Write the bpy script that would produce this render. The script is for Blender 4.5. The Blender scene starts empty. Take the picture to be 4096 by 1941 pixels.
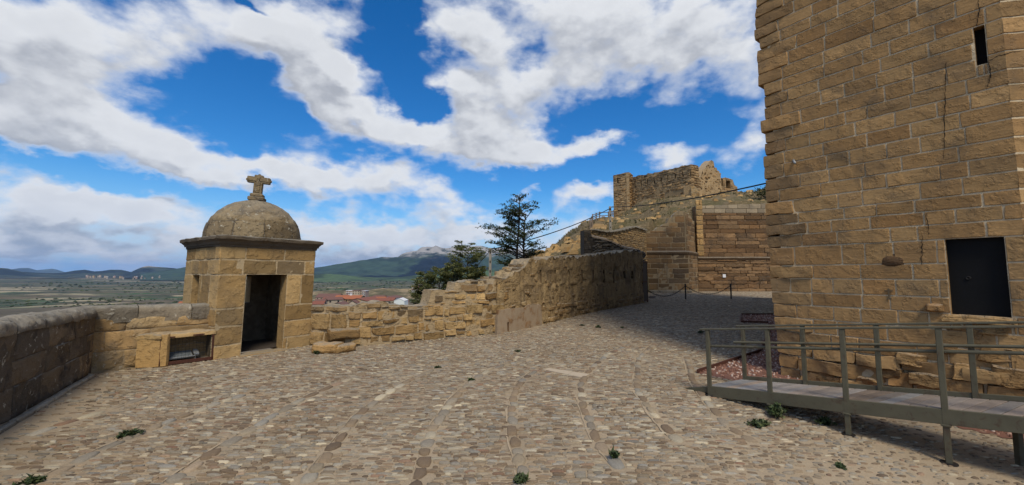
import bpy, math, random
import numpy as np
from mathutils import Vector

# ------------------------------------------------------------------ camera, sky, sun
SC = bpy.context.scene
PX_F = 1587.0; PX_CX = 2048.0; PX_CY = 970.5      # the photograph's own pixel units (4096 wide)
PITCH = math.atan(123.5 / PX_F); EYE = 2.0
cam = bpy.data.cameras.new('camera')
cam.sensor_width = 36.0; cam.lens = 36.0 * PX_F / 4096.0
cam.clip_start = 0.05; cam.clip_end = 120000.0
cam_o = bpy.data.objects.new('camera', cam); SC.collection.objects.link(cam_o)
cam_o.location = (0, 0, EYE); cam_o.rotation_euler = (math.pi / 2 + PITCH, 0, 0)
SC.camera = cam_o

def ray(px, py):
    u = (px - PX_CX) / PX_F; v = (PX_CY - py) / PX_F
    return (u, math.cos(PITCH) - v * math.sin(PITCH), math.sin(PITCH) + v * math.cos(PITCH))
def gp(px, py, z=0.0):                                # a photo pixel on the level z
    r = ray(px, py); t = (z - EYE) / r[2]
    return (r[0] * t, r[1] * t, z)
def yp(px, py, Y):                                    # a photo pixel at the distance Y
    r = ray(px, py); t = Y / r[1]
    return (r[0] * t, Y, EYE + r[2] * t)
def zat(py, Y, px=2048): return yp(px, py, Y)[2]
def azel(px, py):
    r = ray(px, py); return math.atan2(r[0], r[1]), math.asin(r[2] / math.sqrt(r[0]**2 + r[1]**2 + r[2]**2))

SUN_AZ = math.radians(166.0)      # from +Y clockwise: behind the camera, a little right
SUN_EL = math.radians(53.0)
SUN_STRENGTH = 2.6; SUN_ANGLE = 16.0
SKY_STRENGTH = 0.10; CLOUD_GAIN = 0.96
SC.view_settings.view_transform = 'Standard'; SC.view_settings.look = 'None'
SC.view_settings.gamma = 1.0; SC.view_settings.exposure = 0.14
SC.view_settings.use_curve_mapping = False

sd = Vector((math.sin(SUN_AZ) * math.cos(SUN_EL), math.cos(SUN_AZ) * math.cos(SUN_EL), math.sin(SUN_EL)))
sun = bpy.data.lights.new('sun', 'SUN'); sun.energy = SUN_STRENGTH; sun.angle = math.radians(SUN_ANGLE); sun.color = (1.0, 0.91, 0.75)
sun_o = bpy.data.objects.new('sun', sun); SC.collection.objects.link(sun_o)
sun_o.rotation_euler = (-sd).to_track_quat('-Z', 'Y').to_euler()
sun_o.location = (0, 0, 40)

class NT:
    """small node-tree writer"""
    def __init__(s, tree): s.t = tree; s.n = tree.nodes; s.l = tree.links
    def node(s, kind, **kw):
        n = s.n.new(kind)
        for k, v in kw.items(): setattr(n, k, v)
        return n
    def put(s, sock, v):
        if isinstance(v, bpy.types.NodeSocket): s.l.new(v, sock)
        elif v is not None:
            try: sock.default_value = v
            except Exception: sock.default_value = (v, v, v, 1.0) if len(sock.default_value) == 4 else (v, v, v)
    def math(s, op, a, b=None, c=None, clamp=False):
        n = s.node('ShaderNodeMath', operation=op, use_clamp=clamp)
        s.put(n.inputs[0], a)
        if b is not None: s.put(n.inputs[1], b)
        if c is not None: s.put(n.inputs[2], c)
        return n.outputs[0]
    def vec(s, op, a, b=None, scale=None):
        n = s.node('ShaderNodeVectorMath', operation=op)
        s.put(n.inputs[0], a)
        if b is not None: s.put(n.inputs[1], b)
        if scale is not None: s.put(n.inputs[3], scale)
        return n.outputs[1] if op in ('LENGTH', 'DOT_PRODUCT', 'DISTANCE') else n.outputs[0]
    def mix(s, f, a, b, blend='MIX'):
        n = s.node('ShaderNodeMix', data_type='RGBA', blend_type=blend, clamp_factor=True)
        s.put(n.inputs[0], f); s.put(n.inputs[6], a); s.put(n.inputs[7], b)
        return n.outputs[2]
    def ramp(s, x, a, b, lo=0.0, hi=1.0, kind='SMOOTHSTEP'):
        n = s.node('ShaderNodeMapRange', interpolation_type=kind)
        s.put(n.inputs[0], x); s.put(n.inputs[1], a); s.put(n.inputs[2], b); s.put(n.inputs[3], lo); s.put(n.inputs[4], hi)
        return n.outputs[0]
    def noise(s, v, scale, detail=5.0, rough=0.55, dist=0.0, lac=2.0):
        n = s.node('ShaderNodeTexNoise', noise_dimensions='3D')
        s.put(n.inputs['Vector'], v); n.inputs['Scale'].default_value = scale; n.inputs['Detail'].default_value = detail
        n.inputs['Roughness'].default_value = rough; n.inputs['Distortion'].default_value = dist; n.inputs['Lacunarity'].default_value = lac
        return n
    def voro(s, v, scale, feature='F1', rand=1.0):
        n = s.node('ShaderNodeTexVoronoi', feature=feature)
        s.put(n.inputs['Vector'], v); n.inputs['Scale'].default_value = scale; n.inputs['Randomness'].default_value = rand
        return n
    def xyz(s, x=0.0, y=0.0, z=0.0):
        n = s.node('ShaderNodeCombineXYZ'); s.put(n.inputs[0], x); s.put(n.inputs[1], y); s.put(n.inputs[2], z); return n.outputs[0]
    def mapping(s, v, loc=(0, 0, 0), rot=(0, 0, 0), sc=(1, 1, 1), kind='POINT'):
        n = s.node('ShaderNodeMapping', vector_type=kind); s.put(n.inputs[0], v)
        n.inputs[1].default_value = loc; n.inputs[2].default_value = rot; n.inputs[3].default_value = sc
        return n.outputs[0]
def C4(c): return (c[0], c[1], c[2], 1.0)

# clouds: where the banks stand in the sky, as (x, y, half width, half height, turn, weight) in units of 2576 to the frame width
BANKS = [
 (120,200,300,150,5,1.0),(60,90,300,100,0,.8),(300,70,260,80,0,.8),(560,75,260,75,3,1.0),(760,110,180,75,15,1.0),(850,190,110,80,30,.9),
 (820,30,190,50,0,.6),(250,330,280,70,14,1.0),(60,300,160,80,0,1.0),(470,365,140,75,15,1.1),(530,420,160,55,12,.9),(420,440,130,40,15,.7),
 (700,430,150,50,0,1.0),(880,455,190,62,3,1.1),(990,420,90,45,0,.7),(780,350,70,50,0,.45),(690,330,60,30,0,.35),
 (800,240,90,45,40,.8),(900,300,110,50,20,.9),(1010,325,110,45,8,.9),(1120,340,110,55,0,.9),
 (1220,300,150,110,0,1.25),(1260,380,150,65,0,1.0),(1430,375,130,38,-8,.9),(1540,350,90,26,-8,.6),(1180,220,90,50,0,.7),
 (1150,60,140,90,25,1.0),(1350,40,240,90,0,1.0),(1560,90,220,120,0,1.0),(1760,90,180,110,0,1.05),(1880,150,120,60,0,.7),
 (1250,140,120,55,30,.75),(1390,190,140,60,-20,.75),(1480,225,160,55,-10,.6),(1680,255,150,35,-8,.55),(1860,250,80,70,0,.55),
 (1105,505,95,52,10,.95),(1200,545,60,30,0,.4),
 (170,480,260,45,4,1.0),(330,535,250,48,4,1.0),(120,545,200,40,0,.9),(60,600,150,35,0,1.0),(280,610,300,40,0,.85),(60,640,400,30,0,.8),
 (840,565,160,45,0,.9),(960,600,220,40,0,.95),(1130,600,100,35,0,1.1),(900,650,300,30,0,.8),(1230,590,100,30,0,.7),(1400,600,160,40,0,.6),
 (1340,488,36,28,0,.9),(1295,497,28,20,0,.8),(1505,478,58,28,0,1.0),(1240,508,22,18,0,.45),(1410,530,60,18,0,.4),
 (1680,405,110,48,0,1.05),(1860,400,80,50,0,.6),(1900,330,60,60,0,.3),
 (1330,545,60,26,0,.6),(1440,505,50,24,0,.5),(1060,560,90,34,0,.6),(1560,560,120,26,0,.5),
 # clear gaps
 (1010,120,62,160,-14,-1.1),(560,250,130,65,8,-.9),(680,285,130,50,12,-.6),(640,18,90,18,0,-.5),(1060,260,70,60,0,-.8),
 (240,432,330,26,13,-.55),(640,500,220,22,5,-.4),(1250,180,40,40,30,-.2),(1560,300,160,32,-6,-.5),(1740,330,190,36,0,-.7),
 (1500,420,150,34,-6,-.7),(1350,450,170,30,0,-.7),(1400,150,60,25,30,-.15),(900,160,40,80,-10,-.3),(1620,180,90,22,0,-.3),
]
def build_world():
    w = bpy.data.worlds.new('World'); SC.world = w; w.use_nodes = True
    g = bpy.data.node_groups.new('cloud_density', 'ShaderNodeTree')
    g.interface.new_socket('Direction', in_out='INPUT', socket_type='NodeSocketVector')
    g.interface.new_socket('Density', in_out='OUTPUT', socket_type='NodeSocketFloat')
    T = NT(g); gi = T.node('NodeGroupInput'); go = T.node('NodeGroupOutput')
    d = T.vec('NORMALIZE', gi.outputs[0])
    sp = T.node('ShaderNodeSeparateXYZ'); T.put(sp.inputs[0], d)
    zk = T.math('ADD', T.math('MAXIMUM', sp.outputs[2], 0.0), 0.16)
    P = T.xyz(T.math('DIVIDE', sp.outputs[0], zk), T.math('DIVIDE', sp.outputs[1], zk), T.math('MULTIPLY', T.math('MINIMUM', sp.outputs[2], 0.035), 9.0))
    Q = T.vec('ADD', T.vec('MULTIPLY', d, (1.0, 1.0, 1.9)), T.vec('SCALE', P, scale=0.10))
    warp = T.noise(Q, 5.0, 7.0, 0.58)
    wv = T.vec('SUBTRACT', warp.outputs['Color'], (0.5, 0.5, 0.5))
    wv = T.vec('MULTIPLY', wv, (0.22, 0.15, 0.0))
    az = T.math('ARCTAN2', sp.outputs[0], sp.outputs[1]); el = T.math('ARCSINE', sp.outputs[2])
    A = T.vec('ADD', T.xyz(az, el, 0.0), wv)
    acc = None
    for bi, (x, y, rx, ry, rot, wt) in enumerate(BANKS):
        k = 4096 / 2576
        if bi % 8 == 7: A = T.vec('ADD', A, T.vec('SCALE', (1, 0, 0), scale=T.math('MULTIPLY', acc, 1e-7)))   # keeps the evaluation in order
        a, e = azel(x * k, y * k)
        ra = abs(azel((x + rx) * k, y * k)[0] - azel((x - rx) * k, y * k)[0]) / 2
        re = abs(azel(x * k, (y + ry) * k)[1] - azel(x * k, (y - ry) * k)[1]) / 2
        m = T.mapping(A, (a, e, 0), (0, 0, -math.radians(rot)), (ra * (1.5 if wt > 0 else 1.25), re * (1.5 if wt > 0 else 1.25), 1), 'TEXTURE')
        v = T.ramp(T.vec('LENGTH', m), 0.0, 1.0, wt, 0.0)
        acc = v if acc is None else T.math('ADD', acc, v)
    acc = T.math('MINIMUM', acc, 1.25)
    acc = T.math('ADD', acc, T.math('MULTIPLY', T.math('MULTIPLY', T.ramp(el, 0.02, 0.17, 1.0, 0.0), T.math('SUBTRACT', 1.0, T.math('MINIMUM', acc, 1.0))), 0.62))
    inframe = T.math('MULTIPLY', T.ramp(T.math('ABSOLUTE', az), 0.95, 1.15, 1.0, 0.0), T.ramp(el, 0.62, 0.8, 1.0, 0.0))
    acc = T.math('ADD', acc, T.math('MULTIPLY', T.math('SUBTRACT', 1.0, inframe), 0.55))
    n1 = T.noise(Q, 5.2, 9.0, 0.55, 0.1)
    n2 = T.noise(Q, 15.0, 7.0, 0.58, 0.0)
    nn = T.math('ADD', T.math('MULTIPLY', T.math('SUBTRACT', n1.outputs['Fac'], 0.5), 2.0), T.math('MULTIPLY', T.math('SUBTRACT', n2.outputs['Fac'], 0.5), 0.95))
    vo = T.voro(T.vec('ADD', T.vec('SCALE', wv, scale=0.5), Q), 12.0); vo2 = T.voro(Q, 27.0)
    bl = T.math('ADD', T.math('MULTIPLY', T.math('SUBTRACT', 0.40, vo.outputs['Distance']), 0.38), T.math('MULTIPLY', T.math('SUBTRACT', 0.40, vo2.outputs['Distance']), 0.22))
    T.put(go.inputs[0], T.math('ADD', acc, T.math('ADD', nn, bl)))
    W = NT(w.node_tree); W.n.clear()
    tc = W.node('ShaderNodeTexCoord'); dirv = W.vec('NORMALIZE', tc.outputs['Generated'])
    def dens(v):
        n = W.node('ShaderNodeGroup'); n.node_tree = g; W.put(n.inputs[0], v); return n.outputs[0]
    d0 = dens(dirv); d1 = dens(W.vec('ADD', dirv, (0.015, 0.0, 0.050)))
    sp = W.node('ShaderNodeSeparateXYZ'); W.put(sp.inputs[0], dirv)
    low = W.ramp(sp.outputs[2], 0.0, 0.30, 1.0, 0.0)
    alpha = W.ramp(d0, 0.05, 1.02)
    core = W.ramp(d0, 0.40, 1.5)
    diff = W.ramp(W.math('SUBTRACT', d1, d0), -0.55, 0.60)
    shade = W.math('MULTIPLY', W.math('ADD', W.math('MULTIPLY', diff, 0.85), W.math('MULTIPLY', core, 0.30)), W.ramp(d0, 0.35, 0.95), clamp=True)
    white = W.mix(low, C4((0.80, 0.82, 0.85)), C4((0.80, 0.83, 0.88)))
    grey = W.mix(low, C4((0.40, 0.425, 0.48)), C4((0.33, 0.39, 0.49)))
    cloud = W.mix(shade, white, grey)
    cloud = W.mix(W.ramp(core, 0.0, 0.4, 0.35, 0.0), cloud, C4((0.56, 0.64, 0.78)))
    sky = W.node('ShaderNodeTexSky', sky_type='NISHITA', sun_disc=False)
    sky.sun_elevation = SUN_EL; sky.sun_rotation = SUN_AZ; sky.altitude = 500; sky.air_density = 1.0; sky.dust_density = 0.2; sky.ozone_density = 2.0
    hs = W.node('ShaderNodeHueSaturation'); hs.inputs['Saturation'].default_value = 1.40; hs.inputs['Value'].default_value = 1.12
    W.put(hs.inputs['Color'], sky.outputs[0])
    bg1 = W.node('ShaderNodeBackground'); W.put(bg1.inputs[0], W.mix(W.ramp(sp.outputs[2], -0.02, 0.22, 1.0, 0.0), W.mix(1.0, hs.outputs[0], C4((0.62, 0.95, 1.12)), 'MULTIPLY'), C4((3.4, 5.6, 8.2)))); bg1.inputs[1].default_value = SKY_STRENGTH
    bg2 = W.node('ShaderNodeBackground'); W.put(bg2.inputs[0], cloud); bg2.inputs[1].default_value = CLOUD_GAIN
    mx = W.node('ShaderNodeMixShader'); W.put(mx.inputs[0], alpha); W.l.new(bg1.outputs[0], mx.inputs[1]); W.l.new(bg2.outputs[0], mx.inputs[2])
    out = W.node('ShaderNodeOutputWorld'); W.l.new(mx.outputs[0], out.inputs[0])
    w.cycles.sampling_method = 'MANUAL'; w.cycles.sample_map_resolution = 512
build_world()

# ------------------------------------------------------------------ mesh helpers
RNG = np.random.default_rng(7); random.seed(7)
def _hash(i, j, k):
    h = (i.astype(np.int64) * 374761393 + j.astype(np.int64) * 668265263 + k.astype(np.int64) * 2147483647) & 0xFFFFFFFF
    h = ((h ^ (h >> 13)) * 1274126177) & 0xFFFFFFFF
    h = h ^ (h >> 16)
    return (h & 0xFFFF) / 65535.0
def vnoise(p):
    p = np.asarray(p, float); f = np.floor(p); t = p - f; t = t * t * (3 - 2 * t); f = f.astype(np.int64)
    r = 0
    for a in (0, 1):
        wa = t[..., 0] if a else 1 - t[..., 0]
        for b in (0, 1):
            wb = t[..., 1] if b else 1 - t[..., 1]
            for c in (0, 1):
                wc = t[..., 2] if c else 1 - t[..., 2]
                r = r + wa * wb * wc * _hash(f[..., 0] + a, f[..., 1] + b, f[..., 2] + c)
    return r - 0.5
def fbm(p, octs=4, gain=0.5):
    p = np.asarray(p, float); r = 0; a = 1.0
    for o in range(octs):
        r = r + a * vnoise(p + 17.3 * o); p = p * 2.03; a *= gain
    return r

class MB:
    """collects geometry for ONE mesh object; each vertex carries a colour (r: lightness, g: hue, b: mortar, a: extra)"""
    def __init__(s): s.v = []; s.f = {}; s.c = []; s.n = 0
    def add(s, verts, faces, col=(0.5, 0.5, 0.0, 0.0)):
        verts = np.asarray(verts, float).reshape(-1, 3); k = len(verts)
        s.v.append(verts); col = np.asarray(col, float)
        s.c.append(np.broadcast_to(col, (k, 4)) if col.ndim == 1 else col)
        if isinstance(faces, np.ndarray): s.f.setdefault(faces.shape[1], []).append(faces + s.n)
        else:
            by = {}
            for f in faces: by.setdefault(len(f), []).append(f)
            for m, fs in by.items(): s.f.setdefault(m, []).append(np.asarray(fs, np.int64) + s.n)
        s.n += k
    def grid(s, P, col=(0.5, 0.5, 0, 0), closed_u=False, flip=False):
        P = np.asarray(P, float); nu, nv = P.shape[:2]
        idx = np.arange(nu * nv).reshape(nu, nv)
        if closed_u: idx = np.vstack([idx, idx[:1]])
        a = idx[:-1, :-1].ravel(); b = idx[1:, :-1].ravel(); c = idx[1:, 1:].ravel(); d = idx[:-1, 1:].ravel()
        F = np.stack([a, d, c, b] if flip else [a, b, c, d], 1)
        col = np.asarray(col, float)
        s.add(P.reshape(-1, 3), F, col.reshape(-1, 4) if col.ndim == 3 else col)
    def box(s, c, size, rot=0.0, col=(0.5, 0.5, 0, 0), bev=0.0, ax=None):
        """box centred at c; ax: three axis vectors, else turned by rot about z"""
        hx, hy, hz = [q / 2 for q in size]
        if ax is None: ax = ((math.cos(rot), math.sin(rot), 0), (-math.sin(rot), math.cos(rot), 0), (0, 0, 1))
        ax = np.asarray(ax, float)
        b = min(bev, hx * .49, hy * .49, hz * .49)
        if b <= 0:
            L = np.array([(x, y, z) for x in (-hx, hx) for y in (-hy, hy) for z in (-hz, hz)])
            F = [(0, 1, 3, 2), (4, 6, 7, 5), (0, 4, 5, 1), (2, 3, 7, 6), (0, 2, 6, 4), (1, 5, 7, 3)]
        else:
            L = []; F = []; ids = {}
            for sx in (-1, 1):
                for sy in (-1, 1):
                    for sz in (-1, 1):
                        for a in range(3):
                            q = [sx * (hx - b), sy * (hy - b), sz * (hz - b)]
                            q[a] += (sx, sy, sz)[a] * b
                            ids[(sx, sy, sz, a)] = len(L); L.append(q)
            S = (-1, 1)
            for a in range(3):
                o = [i for i in range(3) if i != a]
                for sg in S:
                    ring = []
                    for (p, q) in ((-1, -1), (1, -1), (1, 1), (-1, 1)):
                        k = [0, 0, 0]; k[a] = sg; k[o[0]] = p; k[o[1]] = q; ring.append(ids[(*k, a)])
                    if (sg > 0) == (a == 1): ring = ring[::-1]
                    F.append(ring)
            for a in range(3):
                o = [i for i in range(3) if i != a]
                for p in S:
                    for q in S:
                        k0 = [0, 0, 0]; k1 = [0, 0, 0]
                        k0[a] = -1; k1[a] = 1
                        for k in (k0, k1): k[o[0]] = p; k[o[1]] = q
                        F.append([ids[(*k0, o[0])], ids[(*k1, o[0])], ids[(*k1, o[1])], ids[(*k0, o[1])]])
            for sx in S:
                for sy in S:
                    for sz in S: F.append([ids[(sx, sy, sz, 0)], ids[(sx, sy, sz, 1)], ids[(sx, sy, sz, 2)]])
            L = np.array(L)
        s.add(np.asarray(c, float) + L @ ax, F, col)
    def tube(s, pts, rad, n=8, col=(0.5, 0.5, 0, 0), caps=True):
        pts = np.asarray(pts, float); m = len(pts); rad = np.broadcast_to(np.asarray(rad, float), (m,))
        T = np.gradient(pts, axis=0); T /= np.linalg.norm(T, axis=1)[:, None] + 1e-12
        up = np.array([0, 0, 1.0]) if abs(T[0][2]) < .9 else np.array([1.0, 0, 0])
        X = np.cross(T, up); X /= np.linalg.norm(X, axis=1)[:, None] + 1e-12; Y = np.cross(T, X)
        a = np.linspace(0, 2 * math.pi, n, endpoint=False)
        P = pts[:, None] + rad[:, None, None] * (np.cos(a)[None, :, None] * X[:, None] + np.sin(a)[None, :, None] * Y[:, None])
        base = s.n
        s.grid(np.swapaxes(P, 0, 1), col, closed_u=True, flip=True)
        if caps:
            ids = np.arange(n * m).reshape(n, m)
            s.f.setdefault(n, []).append(np.array([ids[:, 0] + base])); s.f[n].append(np.array([ids[::-1, -1] + base]))
    def lathe(s, prof, c, n=40, col=(0.5, 0.5, 0, 0), rough=0.0):
        prof = np.asarray(prof, float); a = np.linspace(0, 2 * math.pi, n, endpoint=False)
        P = np.stack([np.cos(a)[:, None] * prof[None, :, 0], np.sin(a)[:, None] * prof[None, :, 0], np.broadcast_to(prof[None, :, 1], (n, len(prof)))], 2)
        if rough: P = P * (1 + rough * fbm(P * 5, 3)[..., None] * np.array([1, 1, 0]))
        s.grid(P + np.asarray(c, float), col, closed_u=True)
    def build(s, name, mat, parent=None, loc=(0, 0, 0), smooth=False, sharp=None):
        V = np.concatenate(s.v); Cc = np.concatenate(s.c)
        off = np.asarray(parent['_base'] if parent is not None else loc, float)
        V = V - off
        me = bpy.data.meshes.new(name)
        me.vertices.add(len(V)); me.vertices.foreach_set('co', V.astype(np.float32).ravel())
        starts = []; loops = []; tot = 0
        for k, arrs in s.f.items():
            A = np.concatenate(arrs); loops.append(A.ravel()); starts.append(tot + np.arange(len(A)) * k); tot += A.size
        loops = np.concatenate(loops).astype(np.int32); starts = np.concatenate(starts).astype(np.int32)
        me.loops.add(len(loops)); me.loops.foreach_set('vertex_index', loops)
        me.polygons.add(len(starts)); me.polygons.foreach_set('loop_start', starts)
        me.update(calc_edges=True)
        at = me.color_attributes.new('Col', 'FLOAT_COLOR', 'POINT'); at.data.foreach_set('color', Cc.astype(np.float32).ravel())
        me.polygons.foreach_set('use_smooth', np.full(len(starts), bool(smooth)))
        if smooth and sharp: me.set_sharp_from_angle(angle=math.radians(sharp))
        me.materials.append(mat); me.validate()
        o = bpy.data.objects.new(name, me); SC.collection.objects.link(o)
        if parent is not None: o.parent = parent; o['_base'] = [float(q) for q in off]
        else: o.location = off; o['_base'] = [float(q) for q in off]
        return o
def tag(o, label, cat, group=None):
    o['label'] = label; o['category'] = cat
    if group: o['group'] = group
    return o
def thing(name, loc, label, cat, group=None):
    o = bpy.data.objects.new(name, None); SC.collection.objects.link(o)
    o.location = loc; o['_base'] = [float(q) for q in loc]; o.empty_display_size = 0.2
    return tag(o, label, cat, group)
def kind(o, k): o['kind'] = k; return o
def copy_tree(root, loc, label, group=None):
    r = root.copy(); SC.collection.objects.link(r); r.location = loc; r['label'] = label
    if group: r['group'] = group
    def rec(a, b):
        for ch in list(a.children):
            c = ch.copy(); SC.collection.objects.link(c); c.parent = b; rec(ch, c)
    rec(root, r); return r

# ------------------------------------------------------------------ materials
def new_mat(name):
    m = bpy.data.materials.new(name); m.use_nodes = True; T = NT(m.node_tree); T.n.clear()
    out = T.node('ShaderNodeOutputMaterial'); bs = T.node('ShaderNodeBsdfPrincipled'); T.l.new(bs.outputs[0], out.inputs[0])
    bs.inputs['Roughness'].default_value = 0.9
    try: bs.inputs['Specular IOR Level'].default_value = 0.25
    except Exception: pass
    return m, T, bs
def stone_mat(name, c1, c2, mortar, stain=(0.06, 0.05, 0.04), stain_amt=0.5, stain_scale=0.9, grain=0.25, layers=0.3, bump=0.5, lichen=0.0, topgrey=0.5, pits=0.3, streak=0.0, patch=0.0, patch_scale=1.1):
    m, T, bs = new_mat(name)
    tc = T.node('ShaderNodeTexCoord'); P = tc.outputs['Object']
    at = T.node('ShaderNodeAttribute', attribute_name='Col'); sc = T.node('ShaderNodeSeparateColor'); T.put(sc.inputs[0], at.outputs['Color'])
    R, G, B = sc.outputs; A = at.outputs['Alpha']
    n1 = T.noise(P, stain_scale, 8.0, 0.6, 0.3); n2 = T.noise(P, 28.0, 6.0, 0.65); n3 = T.noise(P, 5.5, 6.0, 0.6, 0.2)
    lay = T.noise(T.mapping(P, sc=(2.2, 2.2, 19.0)), 1.6, 6.0, 0.6, 0.25)
    col = T.mix(G, C4(c1), C4(c2))
    col = T.mix(T.ramp(n3.outputs['Fac'], 0.38, 0.7, 0.0, 0.55), col, T.mix(0.5, C4(c2), C4([q * 0.72 for q in c1])))
    col = T.mix(B, col, C4(mortar))
    light = T.math('MULTIPLY_ADD', R, 0.75, 0.62)
    g = T.math('MULTIPLY_ADD', n2.outputs['Fac'], grain * 2, 1.0 - grain)
    l2 = T.math('MULTIPLY_ADD', lay.outputs['Fac'], layers * 1.1, 1.0 - layers * 0.55)
    col = T.mix(1.0, col, T.xyz(*(3 * [T.math('MULTIPLY', T.math('MULTIPLY', light, g), l2)])), 'MULTIPLY')
    st = T.math('MULTIPLY', T.ramp(n1.outputs['Fac'], 0.48, 0.72), stain_amt)
    if streak:
        sk = T.noise(T.mapping(P, sc=(2.6, 2.6, 0.35)), 1.3, 6.0, 0.6)
        st = T.math('MAXIMUM', st, T.math('MULTIPLY', T.ramp(sk.outputs['Fac'], 0.5, 0.68), streak))
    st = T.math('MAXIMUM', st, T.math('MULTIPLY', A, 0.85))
    dirt = T.mix(T.ramp(n3.outputs['Fac'], 0.35, 0.65), C4(stain), C4([q * 1.9 for q in stain]))
    col = T.mix(st, col, dirt)
    if topgrey:
        ge = T.node('ShaderNodeNewGeometry'); sz = T.node('ShaderNodeSeparateXYZ'); T.put(sz.inputs[0], ge.outputs['Normal'])
        up = T.math('MULTIPLY', T.ramp(sz.outputs[2], 0.35, 0.85), T.ramp(n3.outputs['Fac'], 0.3, 0.6, 0.4 * topgrey, topgrey))
        col = T.mix(up, col, T.mix(n2.outputs['Fac'], C4((0.13, 0.12, 0.10)), C4((0.42, 0.39, 0.32))))
    if patch:
        pn = T.noise(T.mapping(P, sc=(1.0, 1.0, 0.6)), patch_scale, 9.0, 0.68, 0.8)
        col = T.mix(T.ramp(pn.outputs['Fac'], 0.53, 0.62, 0.0, patch), col, C4(mortar))
    if lichen:
        vo = T.noise(P, 11.0, 5.0, 0.6, 0.6); vl = T.noise(P, 1.9, 3.0)
        li = T.math('MULTIPLY', T.ramp(vo.outputs['Fac'], 0.60, 0.66), T.ramp(vl.outputs['Fac'], 0.42, 0.6, 0.0, lichen))
        col = T.mix(li, col, C4((0.52, 0.48, 0.38)))
    T.put(bs.inputs['Base Color'], col)
    pit = T.ramp(T.voro(P, 13.0).outputs['Distance'], 0.06, 0.22)
    h = T.math('ADD', T.math('MULTIPLY', n2.outputs['Fac'], 0.35), T.math('MULTIPLY', n3.outputs['Fac'], 1.1))
    h = T.math('ADD', h, T.math('MULTIPLY', lay.outputs['Fac'], layers * 2.6))
    h = T.math('ADD', h, T.math('MULTIPLY', T.math('MULTIPLY', pit, T.ramp(n3.outputs['Fac'], 0.5, 0.6)), pits))
    b = T.node('ShaderNodeBump'); b.inputs['Strength'].default_value = bump; b.inputs['Distance'].default_value = 0.03
    T.put(b.inputs['Height'], h); T.l.new(b.outputs[0], bs.inputs['Normal'])
    return m
def plain_mat(name, col, rough=0.6, metal=0.0, var=0.15, scale=6.0, bump=0.0, rust=None, spec=0.3, use_attr=False):
    m, T, bs = new_mat(name)
    tc = T.node('ShaderNodeTexCoord'); P = tc.outputs['Object']
    n = T.noise(P, scale, 6.0, 0.6, 0.2)
    c = T.mix(n.outputs['Fac'], C4([q * (1 - var) for q in col]), C4([min(1, q * (1 + var)) for q in col]))
    if use_attr:
        at = T.node('ShaderNodeAttribute', attribute_name='Col'); sc = T.node('ShaderNodeSeparateColor'); T.put(sc.inputs[0], at.outputs['Color'])
        k = T.math('MULTIPLY_ADD', sc.outputs[0], 1.2, 0.4)
        c = T.mix(1.0, c, T.xyz(k, T.math('MULTIPLY', k, T.math('MULTIPLY_ADD', sc.outputs[1], -0.25, 1.12)), T.math('MULTIPLY', k, T.math('MULTIPLY_ADD', sc.outputs[1], -0.5, 1.25))), 'MULTIPLY')
    if rust:
        r = T.noise(P, scale * 2.3, 7.0, 0.65, 0.4)
        c = T.mix(T.ramp(r.outputs['Fac'], 0.52, 0.68), c, C4(rust))
    T.put(bs.inputs['Base Color'], c); bs.inputs['Roughness'].default_value = rough; bs.inputs['Metallic'].default_value = metal
    try: bs.inputs['Specular IOR Level'].default_value = spec
    except Exception: pass
    if bump:
        b = T.node('ShaderNodeBump'); b.inputs['Strength'].default_value = bump; b.inputs['Distance'].default_value = 0.02
        n2 = T.noise(P, scale * 7, 5.0, 0.6); T.put(b.inputs['Height'], n2.outputs['Fac']); T.l.new(b.outputs[0], bs.inputs['Normal'])
    return m
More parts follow.
